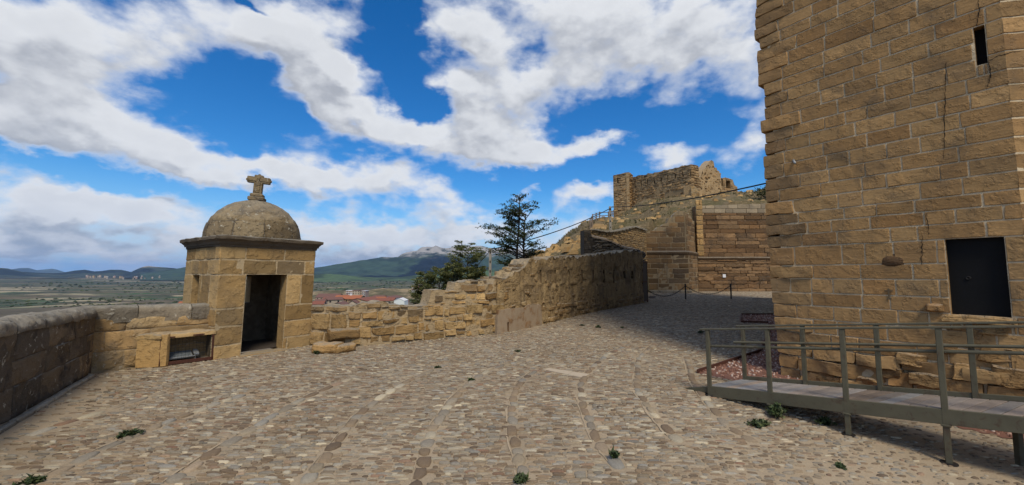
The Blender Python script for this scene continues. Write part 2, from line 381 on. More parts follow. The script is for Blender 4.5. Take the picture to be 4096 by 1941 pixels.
def attr_mat(name, stops, rough=0.85, bump=0.3, scale=20.0, lightvar=0.9, dust=0.0, transl=0.0):
    """colour by each piece's own random number (g) along a row of colours, lightness by r"""
    m, T, bs = new_mat(name)
    tc = T.node('ShaderNodeTexCoord'); P = tc.outputs['Object']
    at = T.node('ShaderNodeAttribute', attribute_name='Col'); sc = T.node('ShaderNodeSeparateColor'); T.put(sc.inputs[0], at.outputs['Color'])
    cr = T.node('ShaderNodeValToRGB'); T.put(cr.inputs[0], sc.outputs[1])
    e = cr.color_ramp.elements
    while len(e) < len(stops): e.new(0.5)
    for q, (p, c) in zip(e, stops): q.position = p; q.color = C4(c)
    n = T.noise(P, scale, 5.0, 0.6)
    k = T.math('MULTIPLY', T.math('MULTIPLY_ADD', sc.outputs[0], lightvar, 1 - lightvar / 2), T.math('MULTIPLY_ADD', n.outputs['Fac'], 0.5, 0.75))
    c = T.mix(1.0, cr.outputs[0], T.xyz(k, k, k), 'MULTIPLY')
    if dust:
        n4 = T.noise(P, 1.1, 7.0, 0.65, 0.4); n5 = T.noise(P, 85.0, 4.0, 0.7)
        c = T.mix(T.ramp(n4.outputs['Fac'], .48, .7, 0, dust), c, C4((.27, .205, .135)))
        q = T.math('MULTIPLY_ADD', n5.outputs['Fac'], 0.9, 0.55); c = T.mix(1.0, c, T.xyz(q, q, q), 'MULTIPLY')
    T.put(bs.inputs['Base Color'], c); bs.inputs['Roughness'].default_value = rough
    if transl:
        tr = T.node('ShaderNodeBsdfTranslucent'); T.put(tr.inputs[0], T.mix(1.0, c, C4((1.25, 1.35, .8)), 'MULTIPLY')); mx = T.node('ShaderNodeMixShader'); mx.inputs[0].default_value = transl
        T.l.new(bs.outputs[0], mx.inputs[1]); T.l.new(tr.outputs[0], mx.inputs[2]); T.l.new(mx.outputs[0], [q for q in T.n if q.type == 'OUTPUT_MATERIAL'][0].inputs[0])
    if bump:
        b = T.node('ShaderNodeBump'); b.inputs['Strength'].default_value = bump; b.inputs['Distance'].default_value = 0.01
        T.put(b.inputs['Height'], n.outputs['Fac']); T.l.new(b.outputs[0], bs.inputs['Normal'])
    return m

SAND1 = (0.40, 0.275, 0.145); SAND2 = (0.30, 0.175, 0.080)
M = {}
M['tower'] = stone_mat('tower sandstone', (0.415, 0.258, 0.110), (0.31, 0.170, 0.064), (0.60, 0.475, 0.30), stain=(0.05, 0.045, 0.035), stain_amt=0.55, stain_scale=1.3, grain=0.26, layers=0.22, bump=0.42, topgrey=0.3, pits=1.0, streak=0.22)
M['foot'] = stone_mat('worn tower footing', (0.40, 0.25, 0.105), (0.29, 0.16, 0.062), (0.30, 0.2, 0.1), stain=(0.07, 0.05, 0.032), stain_amt=0.55, stain_scale=3.0, grain=0.35, layers=0.9, bump=1.0, topgrey=0.5, pits=0.8)
M['sentry'] = stone_mat('golden sandstone', (0.47, 0.32, 0.145), (0.4, 0.245, 0.092), (0.5, 0.38, 0.22), stain=(0.085, 0.07, 0.05), stain_amt=0.45, grain=0.2, layers=0.15, bump=0.5, topgrey=0.6, pits=0.8)
M['dome'] = stone_mat('lichened dome stone', (0.3, 0.225, 0.125), (0.22, 0.155, 0.08), (0.38, 0.31, 0.2), stain=(0.06, 0.05, 0.04), stain_amt=0.85, stain_scale=2.2, grain=0.4, layers=0.1, bump=1.0, lichen=1.0, patch=0.3, patch_scale=2.5, topgrey=0.45, pits=0.5)
M['cornice'] = stone_mat('blackened cornice stone', (0.20, 0.155, 0.10), (0.14, 0.105, 0.07), (0.2, 0.17, 0.12), stain=(0.03, 0.027, 0.022), stain_amt=0.9, stain_scale=2.2, grain=0.3, layers=0.4, bump=0.7, topgrey=0.7)
M['ruin'] = stone_mat('rough golden rubble', (0.49, 0.33, 0.145), (0.38, 0.22, 0.08), (0.45, 0.33, 0.185), stain=(0.08, 0.066, 0.048), stain_amt=0.45, stain_scale=0.7, grain=0.3, layers=0.35, bump=0.8, topgrey=0.75, pits=0.7, lichen=0.25)
M['gatewall'] = stone_mat('weathered brown render over rubble', (0.38, 0.255, 0.118), (0.29, 0.172, 0.070), (0.46, 0.33, 0.17), stain=(0.07, 0.055, 0.04), stain_amt=0.75, stain_scale=0.8, grain=0.3, layers=0.2, bump=0.9, topgrey=0.6, pits=0.9, streak=0.55, patch=0.7, patch_scale=1.5)
M['parapet'] = stone_mat('dark lichened parapet stone', (0.150, 0.117, 0.080), (0.23, 0.160, 0.085), (0.15, 0.12, 0.085), stain=(0.036, 0.030, 0.025), stain_amt=0.95, stain_scale=2.3, grain=0.4, layers=0.15, bump=0.8, lichen=0.9, topgrey=0.5, streak=0.5, patch=0.25, patch_scale=2.5)
M['coping'] = stone_mat('lichened coping stone', (0.23, 0.195, 0.14), (0.30, 0.24, 0.16), (0.36, 0.32, 0.25), stain=(0.06, 0.05, 0.042), stain_amt=0.8, stain_scale=2.4, grain=0.4, layers=0.1, bump=0.8, lichen=1.0, topgrey=0.7)
M['far'] = stone_mat('red brown eroded sandstone', (0.30, 0.185, 0.090), (0.215, 0.115, 0.048), (0.30, 0.205, 0.11), stain=(0.05, 0.04, 0.03), stain_amt=0.65, stain_scale=0.45, grain=0.2, layers=0.9, bump=1.0, topgrey=0.5)
M['buttress'] = stone_mat('dark brown ashlar', (0.29, 0.18, 0.082), (0.23, 0.128, 0.052), (0.4, 0.3, 0.17), stain=(0.045, 0.038, 0.03), stain_amt=0.7, stain_scale=0.35, grain=0.2, layers=0.2, bump=0.6, topgrey=0.5, streak=0.5)
M['keep'] = stone_mat('keep rubble', (0.4, 0.265, 0.125), (0.31, 0.175, 0.07), (0.38, 0.27, 0.145), stain=(0.10, 0.08, 0.055), stain_amt=0.5, stain_scale=0.35, grain=0.3, layers=0.35, bump=1.0, topgrey=0.5)
M['rubble'] = stone_mat('yellow rubble', (0.48, 0.325, 0.15), (0.38, 0.225, 0.085), (0.34, 0.225, 0.105), stain=(0.12, 0.09, 0.055), stain_amt=0.3, grain=0.25, layers=0.2, bump=0.8, topgrey=0.6)
M['darkrubble'] = stone_mat('dark loose rubble', (0.13, 0.11, 0.085), (0.18, 0.135, 0.085), (0.09, 0.07, 0.05), stain=(0.04, 0.035, 0.03), stain_amt=0.6, grain=0.35, layers=0.3, bump=0.9, topgrey=0.6)
M['pale'] = stone_mat('pale grey ashlar', (0.36, 0.285, 0.185), (0.30, 0.225, 0.135), (0.3, 0.25, 0.17), stain=(0.10, 0.085, 0.065), stain_amt=0.6, grain=0.2, layers=0.15, bump=0.5, topgrey=0.4)
M['sideparapet'] = stone_mat('golden stone with grey lichen', (0.42, 0.295, 0.145), (0.35, 0.21, 0.085), (0.4, 0.31, 0.19), stain=(0.10, 0.082, 0.06), stain_amt=0.85, stain_scale=1.5, grain=0.3, layers=0.15, bump=0.6, topgrey=0.6, pits=0.6, lichen=0.6, patch=0.3)
M['concrete'] = stone_mat('stained cement render', (0.40, 0.315, 0.22), (0.36, 0.26, 0.165), (0.4, 0.3, 0.2), stain=(0.17, 0.085, 0.030), stain_amt=0.95, stain_scale=3.2, grain=0.12, patch=0.6, layers=0.05, bump=0.25, topgrey=0.2, pits=0.0)
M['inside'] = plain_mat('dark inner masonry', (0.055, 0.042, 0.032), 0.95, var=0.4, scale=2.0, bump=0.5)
M['black_door'] = plain_mat('black painted door', (0.008, 0.008, 0.008), 0.8, var=0.3, scale=3, bump=0.1, spec=0.2)
M['void'] = plain_mat('unlit hollow stone', (0.010, 0.008, 0.007), 0.95)  # near-black colour stands in for the shade inside openings and cracks
M['rail'] = plain_mat('olive grey painted steel', (0.105, 0.096, 0.062), 0.6, 0.0, var=0.3, scale=5.0, bump=0.12, rust=(.085, .062, .040))
M['plank'] = plain_mat('weathered deck board', (0.215, 0.185, 0.160), 0.9, var=0.45, scale=11.0, bump=0.35, use_attr=True)
M['rust'] = plain_mat('rusty brown steel', (0.085, 0.032, 0.020), 0.8, var=0.35, scale=14, bump=0.2)
M['iron'] = plain_mat('black iron', (0.020, 0.018, 0.017), 0.55, var=0.3, scale=8)
M['galv'] = plain_mat('galvanised grey metal', (0.30, 0.31, 0.31), 0.45, 0.3, var=0.15, scale=12)
M['white'] = plain_mat('white plate', (0.75, 0.75, 0.74), 0.5, var=0.05)
M['pole'] = plain_mat('pale concrete pole', (0.36, 0.32, 0.26), 0.9, var=0.2, scale=3, bump=0.3)
M['wood'] = plain_mat('grey timber', (0.20, 0.15, 0.11), 0.85, var=0.3, scale=7, bump=0.3)
M['cable'] = plain_mat('black cable', (0.015, 0.015, 0.016), 0.6)
M['bark'] = plain_mat('dark bark', (0.055, 0.042, 0.032), 0.95, var=0.35, scale=9, bump=0.6)
M['leaf'] = attr_mat('dark green leaf', [(0.0, (0.030, 0.044, 0.020)), (0.5, (0.060, 0.078, 0.030)), (1.0, (0.115, 0.125, 0.048))], 0.6, 0.0, 3.0, 0.9, transl=.35)
M['olive_leaf'] = attr_mat('olive brown leaf', [(0.0, (0.080, 0.098, 0.038)), (0.5, (0.155, 0.170, 0.064)), (1.0, (0.24, 0.22, 0.095))], 0.7, 0.0, 3.0, 0.9, transl=.35)
M['weed'] = attr_mat('weed leaf', [(0.0, (0.024, 0.038, 0.014)), (0.6, (0.050, 0.075, 0.024)), (1.0, (0.10, 0.105, 0.040))], 0.6, 0.0, 3.0, 0.9)
M['cobble'] = attr_mat('river cobbles in lime mortar', [(0.0, (0.130, 0.094, 0.063)), (0.14, (0.200, 0.140, 0.086)), (0.34, (0.255, 0.190, 0.120)), (0.48, (0.215, 0.186, 0.143)), (0.62, (0.300, 0.235, 0.152)), (0.76, (0.235, 0.214, 0.178)), (0.90, (0.440, 0.370, 0.250)), (0.95, (0.195, 0.110, 0.068)), (0.985, (0.310, 0.240, 0.158))], 0.85, 0.45, 34.0, 0.62, dust=0.4)
M['gravel'] = attr_mat('red brown gravel', [(0.0, (0.12, 0.055, 0.038)), (0.4, (0.22, 0.105, 0.07)), (0.75, (0.33, 0.20, 0.145)), (1.0, (0.50, 0.42, 0.36))], 0.85, 0.2, 30.0, 0.7)

# ------------------------------------------------------------------ masonry
class Path:
    """a wall's face in plan, left to right as seen from the plaza; d points out of the face"""
    def __init__(s, pts, smooth=0):
        P = np.asarray([p[:2] for p in pts], float)
        for _ in range(smooth):
            Q = [P[0]]
            for a, b in zip(P[:-1], P[1:]): Q += [a * .75 + b * .25, a * .25 + b * .75]
            P = np.array(Q + [P[-1]])
        s.P = P; seg = np.diff(P, axis=0); s.l = np.linalg.norm(seg, axis=1); s.c = np.concatenate([[0], np.cumsum(s.l)]); s.L = s.c[-1]
        t = seg / s.l[:, None]; n = np.stack([t[:, 1], -t[:, 0]], 1)
        vn = np.concatenate([n[:1], (n[:-1] + n[1:]) / 2, n[-1:]]); s.vn = vn / np.linalg.norm(vn, axis=1)[:, None]
        s.t0 = t[0]; s.t1 = t[-1]
    def __call__(s, u, v, d, lean=None):
        u = np.asarray(u, float); v = np.asarray(v, float); d = np.asarray(d, float)
        u, v, d = np.broadcast_arrays(u, v, d)
        uc = np.clip(u, 0, s.L)
        x = np.interp(uc, s.c, s.P[:, 0]); y = np.interp(uc, s.c, s.P[:, 1])
        nx = np.interp(uc, s.c, s.vn[:, 0]); ny = np.interp(uc, s.c, s.vn[:, 1])
        e0 = np.minimum(u, 0); e1 = np.maximum(u - s.L, 0)
        x = x + e0 * s.t0[0] + e1 * s.t1[0]; y = y + e0 * s.t0[1] + e1 * s.t1[1]
        return np.stack([x + nx * d, y + ny * d, v], -1)
    def hit(s, px, py):
        """where the sight line of a photo pixel meets a straight face: (u, v)"""
        r = ray(px, py); t = s.t0; p = s.P[0]
        # p + t*u = r*k
        A = np.array([[t[0], -r[0]], [t[1], -r[1]]]); u, k = np.linalg.solve(A, -p)
        return u, EYE + r[2] * k

def block(mb, W, a0, a1, b0, b1, joint=0.012, depth=0.03, back=0.15, res=0.12, jit=0.008, rnd=0.06, bump=0.01, off=0.0, bevel=0.012, tint=None, skew=0.0, extra=0.0):
    a0 += joint / 2; a1 -= joint / 2; b0 += joint / 2; b1 -= joint / 2
    w = a1 - a0; h = b1 - b0
    if w < 0.02 or h < 0.02: return
    nu = int(min(12, max(1, round(w / res)))); nv = int(min(8, max(1, round(h / res))))
    def pr(L, n):
        e = min(bevel / L, 0.3)
        return np.concatenate([[0, 0], np.linspace(e, 1 - e, n + 1), [1, 1]])
    su = pr(w, nu); sv = pr(h, nv)
    du = np.zeros(len(su)); du[[0, -1]] = -back; du[[1, -2]] = -depth
    dv = np.zeros(len(sv)); dv[[0, -1]] = -back; dv[[1, -2]] = -depth
    S, V = np.meshgrid(su, sv, indexing='ij'); D = np.minimum(du[:, None], dv[None, :])
    x = S * 2 - 1; y = V * 2 - 1
    X = x * np.sqrt(1 - rnd * y * y / 2); Y = y * np.sqrt(1 - rnd * x * x / 2)
    U = (a0 + a1) / 2 + X * w / 2; Z = (b0 + b1) / 2 + Y * h / 2
    seed = RNG.random(3) * 50
    q = np.stack([U * 3.1 + seed[0], Z * 3.1 + seed[1], np.full_like(U, seed[2])], -1)
    if jit:
        U = U + jit * 2 * fbm(q * 1.6, 2); Z = Z + jit * 2 * fbm(q * 1.6 + 31, 2)
        U = U + X * Y * skew
    D = D + off + np.where(D > -back + 1e-6, bump * 2 * fbm(q * 1.3 + 60, 3), 0) - rnd * 0.25 * min(w, h) * np.where(D > -back + 1e-6, (X * X + Y * Y) / 2, 0)
    if tint is None: tint = (RNG.random(), RNG.random(), 0.0, 0.0)
    c = np.array([tint[0], tint[1], 0.0, extra])
    mb.grid(W(U, Z, D), c)

def clip_holes(rects, holes):
    for (h0, h1, k0, k1) in holes:
        out = []
        for (a0, a1, b0, b1) in rects:
            if a1 <= h0 or a0 >= h1 or b1 <= k0 or b0 >= k1: out.append((a0, a1, b0, b1)); continue
            if h0 - a0 > .03: out.append((a0, h0, b0, b1))
            if a1 - h1 > .03: out.append((h1, a1, b0, b1))
            m0 = max(a0, h0); m1 = min(a1, h1)
            if k0 - b0 > .03: out.append((m0, m1, b0, k0))
            if b1 - k1 > .03: out.append((m0, m1, k1, b1))
        rects = out
    return rects

def lay(mb, W, u0, u1, courses, len_rng, holes=(), top=None, edge=None, miss=0.0, offs=0.0, vjit=0.0, tintf=None, **kw):
    """courses of stones on the face W between u0 and u1"""
    for ci, (v0, v1) in enumerate(courses):
        a = u0 - RNG.random() * len_rng[0] * 0.6; first = True
        while a < u1 - 0.02:
            L = len_rng[0] + (len_rng[1] - len_rng[0]) * RNG.random(); b = a + L
            if u1 - b < len_rng[0] * 0.5: b = u1
            s = max(a, u0); e = min(b, u1)
            if first and edge: s = u0 + edge((v0 + v1) / 2)
            first = False
            w0, w1 = v0, v1
            if vjit: w0 += vjit * (RNG.random() - .5); w1 += vjit * (RNG.random() - .5)
            if top is not None:
                tt = min(top(s + .02), top(e - .02), top((s + e) / 2))
                if w0 > tt - 0.05: a = b; continue
                w1 = min(w1, tt + 0.01)
                if w1 - w0 < 0.06: a = b; continue
            if RNG.random() >= miss:
                for (p, q, r, t) in clip_holes([(s, e, w0, w1)], holes):
                    k = dict(kw)
                    if tintf: k.update(tintf((p + q) / 2, (r + t) / 2))
                    block(mb, W, p, q, r, t, off=offs * (RNG.random() - .5) * 2 + k.pop('off', 0.0), **k)
            a = b

def core(mb, W, u0, u1, top, z0=0.0, du=0.3, dv=0.3, m=0.018, th=0.6, holes=(), through=(), hole_depth=0.5, rough=0.006, toprough=0.0, col=(0.5, 0.5, 1.0, 0.0), reveal=None, back=True, void=None, inner=None):
    """the mortared body of a wall: face at -m, back at -th, ragged top; holes go hole_depth in, through ones right out"""
    allh = list(holes) + list(through)
    f = top if callable(top) else (lambda u: top)
    us = set(np.linspace(u0, u1, max(2, int((u1 - u0) / du) + 1)).round(5)); tmax = max(f(q) for q in us)
    vs = set(np.linspace(z0, tmax, max(2, int((tmax - z0) / dv) + 1)).round(5))
    for h in allh: us |= {round(h[0], 5), round(h[1], 5)}; vs |= {round(h[2], 5), round(h[3], 5)}
    us = np.array(sorted(us)); vs = np.array(sorted(vs))
    tp = np.array([f(q) for q in us])
    if toprough: tp = tp + toprough * 2 * fbm(np.stack([us * 4, us * 0, us * 0 + 3.3], -1), 3)
    Vv = np.minimum(vs[None, :], tp[:, None]); Uu = np.broadcast_to(us[:, None], Vv.shape)
    nz = rough * 2 * fbm(np.stack([Uu * 5, Vv * 5, Uu * 0], -1), 3)
    def face(dd, flip, hs):
        P = W(Uu, Vv, dd); idx = np.arange(P.shape[0] * P.shape[1]).reshape(P.shape[:2]); F = []
        for i in range(len(us) - 1):
            for j in range(len(vs) - 1):
                if vs[j] >= tp[i] - 1e-6 and vs[j] >= tp[i + 1] - 1e-6: continue
                cu = (us[i] + us[i + 1]) / 2; cv = (vs[j] + vs[j + 1]) / 2
                if any(h[0] < cu < h[1] and h[2] < cv < h[3] for h in hs): continue
                q = (idx[i, j], idx[i + 1, j], idx[i + 1, j + 1], idx[i, j + 1]); F.append(q[::-1] if flip else q)
        mb.add(P.reshape(-1, 3), F, col)
    face(-m + nz, False, allh)
    if back and inner is None: face(np.full_like(Vv, -th), True, list(through))
    if inner is not None:
        keep = col; col = inner; P = W(Uu, Vv, np.full_like(Vv, -th)); idx = np.arange(P.shape[0] * P.shape[1]).reshape(P.shape[:2]); F = []
        for i in range(len(us) - 1):
            for j in range(len(vs) - 1):
                cu = (us[i] + us[i + 1]) / 2; cv = (vs[j] + vs[j + 1]) / 2
                if any(h[0] < cu < h[1] and h[2] < cv < h[3] for h in through): continue
                F.append((idx[i, j + 1], idx[i + 1, j + 1], idx[i + 1, j], idx[i, j]))
        mb.add(P.reshape(-1, 3), F, col); col = keep
    steps = np.linspace(-m, -th, 4)
    Tp = np.stack([W(us, tp + (toprough * fbm(np.stack([us * 6, us * 0 + k * 7, us * 0], -1), 2) if 0 < k < 3 else 0), np.full_like(us, dd)) for k, dd in enumerate(steps)], 1)
    mb.grid(Tp, col)
    for (ue, fl) in ((0, False), (-1, True)):
        c = np.array([W(us[ue], z0, -m), W(us[ue], tp[ue], -m), W(us[ue], tp[ue], -th), W(us[ue], z0, -th)])
        mb.add(c, [(0, 1, 2, 3) if fl else (3, 2, 1, 0)], col)
    for k, h in enumerate(allh):
        dd = th if k >= len(holes) else hole_depth
        A = [W(h[a], h[b], -m) for a, b in ((0, 2), (1, 2), (1, 3), (0, 3))]; B = [W(h[a], h[b], -dd) for a, b in ((0, 2), (1, 2), (1, 3), (0, 3))]
        rc = reveal if reveal is not None else (0.3, 0.5, 0.0, 0.0)
        mb.add(np.array(A + B), [(i, (i + 1) % 4, (i + 1) % 4 + 4, i + 4) for i in range(4)], rc)
        if k < len(holes):
            tgt = mb
            if void is not None: tgt = MB(); void.append(tgt)
            tgt.add(np.array(B), [(0, 1, 2, 3)], rc)

def courses(z0, z1, lo, hi):
    out = []; z = z0
    while z < z1 - 0.02:
        h = lo + (hi - lo) * RNG.random()
        if z1 - (z + h) < lo * 0.6: h = z1 - z
        out.append((z, z + h)); z += h
    return out

# ------------------------------------------------------------------ the setting: far country
def terr_h(r, az=0.0):
    rr = np.array([0, 12, 20, 60, 120, 260, 330, 600, 1000, 2000, 5000, 12000, 20000, 45000.])
    zz = np.array([-2.5, -3.0, -5., -9., -14., -20.5, -25.5, -36., -55., -77., -92., -62., -45., -20.])
    return np.interp(r, rr, zz)
def build_terrain():
    mb = MB()
    A = np.linspace(0, 2 * math.pi, 420, endpoint=False); Rr = np.concatenate([[0.5], np.geomspace(6, 45000, 170)])
    a, r = np.meshgrid(A, Rr, indexing='ij')
    x = np.sin(a) * r; y = np.cos(a) * r
    z = terr_h(r)
    amp = np.interp(r, [0, 40, 200, 700, 1500, 4000, 12000, 30000], [0, 0.2, 1.0, 7.0, 9.0, 11.0, 26.0, 20.0])
    z = z + amp * 1.6 * fbm(np.stack([x / (260 + r * 0.10), y / (260 + r * 0.10), r * 0 + 5.1], -1), 5)
    mb.grid(np.stack([x, y, z], -1), closed_u=True, flip=True)
    m, T, bs = new_mat('valley fields and scrub')
    tc = T.node('ShaderNodeTexCoord'); P = tc.outputs['Object']
    wv = T.noise(P, 0.004, 4.0, 0.6); Pw = T.vec('ADD', P, T.vec('SCALE', T.vec('SUBTRACT', wv.outputs['Color'], (.5, .5, .5)), scale=140.0))
    v1 = T.voro(T.mapping(Pw, rot=(0, 0, .5), sc=(1, 1.7, 0)), 0.0055); v2 = T.voro(T.mapping(Pw, rot=(0, 0, -.3), sc=(1, 2.2, 0)), 0.0016)
    def pal(c, stops):
        cr = T.node('ShaderNodeValToRGB'); cr.color_ramp.interpolation = 'CONSTANT'; s2 = T.node('ShaderNodeSeparateColor'); T.put(s2.inputs[0], c); T.put(cr.inputs[0], s2.outputs[0])
        e = cr.color_ramp.elements
        while len(e) < len(stops): e.new(.5)
        for q, (p, k) in zip(e, stops): q.position = p; q.color = C4(k)
        return cr.outputs[0]
    f1 = pal(v1.outputs['Color'], [(0, (.055, .075, .028)), (.2, (.095, .10, .045)), (.36, (.15, .105, .06)), (.5, (.055, .125, .035)), (.62, (.105, .085, .05)), (.74, (.075, .09, .035)), (.82, (.46, .38, .23)), (.93, (.035, .05, .022))])
    f2 = pal(v2.outputs['Color'], [(0, (.05, .075, .03)), (.3, (.12, .115, .055)), (.5, (.065, .09, .034)), (.7, (.16, .13, .075)), (.82, (.030, .045, .020)), (.91, (.46, .38, .24))])
    col = T.mix(T.ramp(T.vec('LENGTH', P), 1300.0, 3600.0, 0.08, 0.85), f1, f2)
    sc = T.noise(P, 0.018, 7.0, 0.68); sc2 = T.noise(P, 0.0022, 6.0, 0.62); fine = T.noise(P, 0.09, 6.0, 0.65)
    col = T.mix(T.ramp(sc.outputs['Fac'], 0.52, 0.58, 0.0, 0.9), col, C4((.030, .042, .018)))
    col = T.mix(T.ramp(sc2.outputs['Fac'], 0.54, 0.62, 0.0, 0.75), col, C4((.024, .038, .017)))
    ter = T.noise(T.mapping(P, sc=(1, 3.0, 1)), 0.010, 6.0, 0.6, 1.0)
    col = T.mix(T.ramp(ter.outputs['Fac'], 0.57, 0.61, 0.0, 0.8), col, C4((.27, .20, .125)))
    scrub = T.ramp(T.noise(P, 0.0035, 4.0, 0.6).outputs['Fac'], 0.50, 0.62, 0.0, 0.6)
    col = T.mix(scrub, col, T.mix(fine.outputs['Fac'], C4((.06, .055, .035)), C4((.19, .15, .10))))
    near = T.ramp(T.vec('LENGTH', P), 700.0, 1350.0, 0.8, 0.0)
    col = T.mix(T.math('MULTIPLY', near, T.ramp(sc2.outputs['Fac'], 0.42, 0.52)), col, T.mix(fine.outputs['Fac'], C4((.055, .045, .028)), C4((.17, .13, .085))))
    k = T.math('MULTIPLY_ADD', fine.outputs['Fac'], 1.2, 0.28)
    T.put(bs.inputs['Base Color'], T.mix(1.0, col, T.xyz(k, k, k), 'MULTIPLY'))
    o = mb.build('terrain', m, smooth=True); kind(o, 'structure')
    return o
terrain = build_terrain()

def terrain_z(x, y):
    r = math.hypot(x, y); amp = float(np.interp(r, [0, 40, 200, 700, 1500, 4000, 12000, 30000], [0, 0.2, 1.0, 7.0, 9.0, 11.0, 26.0, 20.0]))
    return float(terr_h(r)) + amp * 1.6 * float(fbm(np.array([[x / (260 + r * 0.10), y / (260 + r * 0.10), 5.1]]), 5)[0])

def mountain(name, prof, r0, rc, r1, mat, rough=1.0, seed=0.0, base=-70.0, nr=60, gully=1.0, steps=0.0):
    """prof: ridge line in photo pixels; the range lies between r0 and r1 metres off with its crest at rc"""
    prof = np.array([(*azel(*p),) for p in prof]); n = 420
    az = np.linspace(prof[0, 0], prof[-1, 0], n); el = np.interp(az, prof[:, 0], prof[:, 1])
    crest = EYE + rc * np.tan(el)
    t = np.concatenate([np.linspace(0, 1, nr), 1 + np.linspace(0.06, 1, 14)])
    r = np.where(t <= 1, r0 + (rc - r0) * t, rc + (r1 - rc) * (t - 1))
    Az, Tt = np.meshgrid(az, t, indexing='ij'); Rr = np.broadcast_to(r[None], Az.shape)
    x = np.sin(Az) * Rr; y = np.cos(Az) * Rr
    sh = np.where(Tt <= 1, 0.30 * Tt + 0.70 * Tt ** 2.6, 1 - (Tt - 1) ** 1.2)
    z = base + (crest[:, None] - base) * sh
    S = rc * 0.10
    q = np.stack([x / S + seed, y / S * 0.7, x * 0 + seed], -1)
    rid = 0.5 - np.abs(fbm(q, 5)) * 1.6
    amp = (crest[:, None] - base) * 0.22 * rough * np.clip(Tt * 1.6, 0, 1) * np.clip((1.0 - Tt) * 3.0, 0.0, 1) * (Tt <= 1)
    z = z - amp * (0.5 - rid) * gully
    z = z + (crest[:, None] - base) * 0.012 * rough * 2 * fbm(q * 9, 3) * (Tt > 0.15)
    if steps: q2 = z / steps; z = steps * (np.floor(q2) + np.clip((q2 - np.floor(q2) - .55) / .45, 0, 1))
    hrel = np.clip((z - base) / (crest.max() - base), 0, 1)
    c = np.stack([hrel, np.clip(Tt, 0, 1), 0 * hrel, 0 * hrel], -1)
    mb = MB(); mb.grid(np.stack([x, y, z], -1), c, flip=True)
    return kind(mb.build(name, mat, smooth=True), 'structure')

def mountain_mat(name, green, forest_and_shade, rock, rock_lo, rock_hi, scale, tan=(.16, .15, .07), tan_amt=0.5, forest_and_shade_amt=0.9, cloud_shadows=()):
    m, T, bs = new_mat(name)
    tc = T.node('ShaderNodeTexCoord'); P = tc.outputs['Object']
    at = T.node('ShaderNodeAttribute', attribute_name='Col'); sc = T.node('ShaderNodeSeparateColor'); T.put(sc.inputs[0], at.outputs['Color'])
    n1 = T.noise(P, scale, 7.0, 0.62, 0.3); n2 = T.noise(P, scale * 7, 6.0, 0.65); n3 = T.noise(T.mapping(P, sc=(1, 1, 4)), scale * 4.0, 8.0, 0.70, 0.5)
    col = T.mix(T.ramp(n2.outputs['Fac'], 0.35, 0.65), C4(green), C4([q * 1.7 for q in green]))
    lowf = T.ramp(sc.outputs[1], 0.15, 0.55, tan_amt, 0.0)
    col = T.mix(T.math('MULTIPLY', lowf, T.ramp(n3.outputs['Fac'], 0.5, 0.6)), col, C4(tan))
    col = T.mix(T.math('MULTIPLY', T.ramp(n1.outputs['Fac'], 0.46, 0.56), forest_and_shade_amt), col, C4(forest_and_shade))  # woodland; on the massif these patches also paint cloud shade
    for (cx, cy, rx, ry, a, thr) in cloud_shadows:  # dark ellipses that put cloud shadows into the slope's colour
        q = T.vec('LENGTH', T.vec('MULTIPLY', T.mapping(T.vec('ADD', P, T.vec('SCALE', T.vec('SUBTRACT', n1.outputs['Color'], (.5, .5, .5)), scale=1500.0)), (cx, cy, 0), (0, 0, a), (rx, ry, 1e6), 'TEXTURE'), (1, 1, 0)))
        col = T.mix(T.ramp(q, 1.06, 0.88, 0.0, thr), col, C4(forest_and_shade))
    h = T.math('ADD', sc.outputs[0], T.math('MULTIPLY', T.math('SUBTRACT', n3.outputs['Fac'], 0.5), 0.75))
    rk = T.ramp(h, rock_lo, rock_hi)
    col = T.mix(T.math('MULTIPLY', rk, T.ramp(n2.outputs['Fac'], 0.34, 0.5)), col, T.mix(n2.outputs['Fac'], C4([q * .6 for q in rock]), C4(rock)))
    T.put(bs.inputs['Base Color'], col); bs.inputs['Roughness'].default_value = 1.0
    return m
def _cloud_shadow(px, r, rx, ry, thr=1.0):
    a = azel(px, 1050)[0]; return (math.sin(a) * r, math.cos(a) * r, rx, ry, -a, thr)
CLOUD_SHADOWS = [_cloud_shadow(1760, 8300, 620, 900), _cloud_shadow(1690, 7700, 500, 420), _cloud_shadow(1440, 7000, 700, 260), _cloud_shadow(1330, 6750, 420, 160), _cloud_shadow(1620, 7250, 480, 260), _cloud_shadow(1960, 7900, 500, 350), _cloud_shadow(2080, 7300, 500, 260), _cloud_shadow(1560, 8300, 300, 150, .6)]  # cloud shadows painted on the massif as dark patches
mm_right = mountain_mat('limestone massif', (.028, .048, .028), (.005, .010, .014), (.42, .39, .35), 0.57, 0.78, 0.00062, cloud_shadows=CLOUD_SHADOWS, forest_and_shade_amt=0.65)
mm_left = mountain_mat('low wooded hills', (.036, .046, .030), (.010, .015, .016), (.46, .38, .28), 0.80, 1.05, 0.0010, tan=(.30, .24, .16), tan_amt=0.9)
mm_far = mountain_mat('distant range', (.06, .075, .06), (.04, .05, .045), (.3, .3, .3), 1.4, 1.6, 0.0003, tan_amt=0.0)
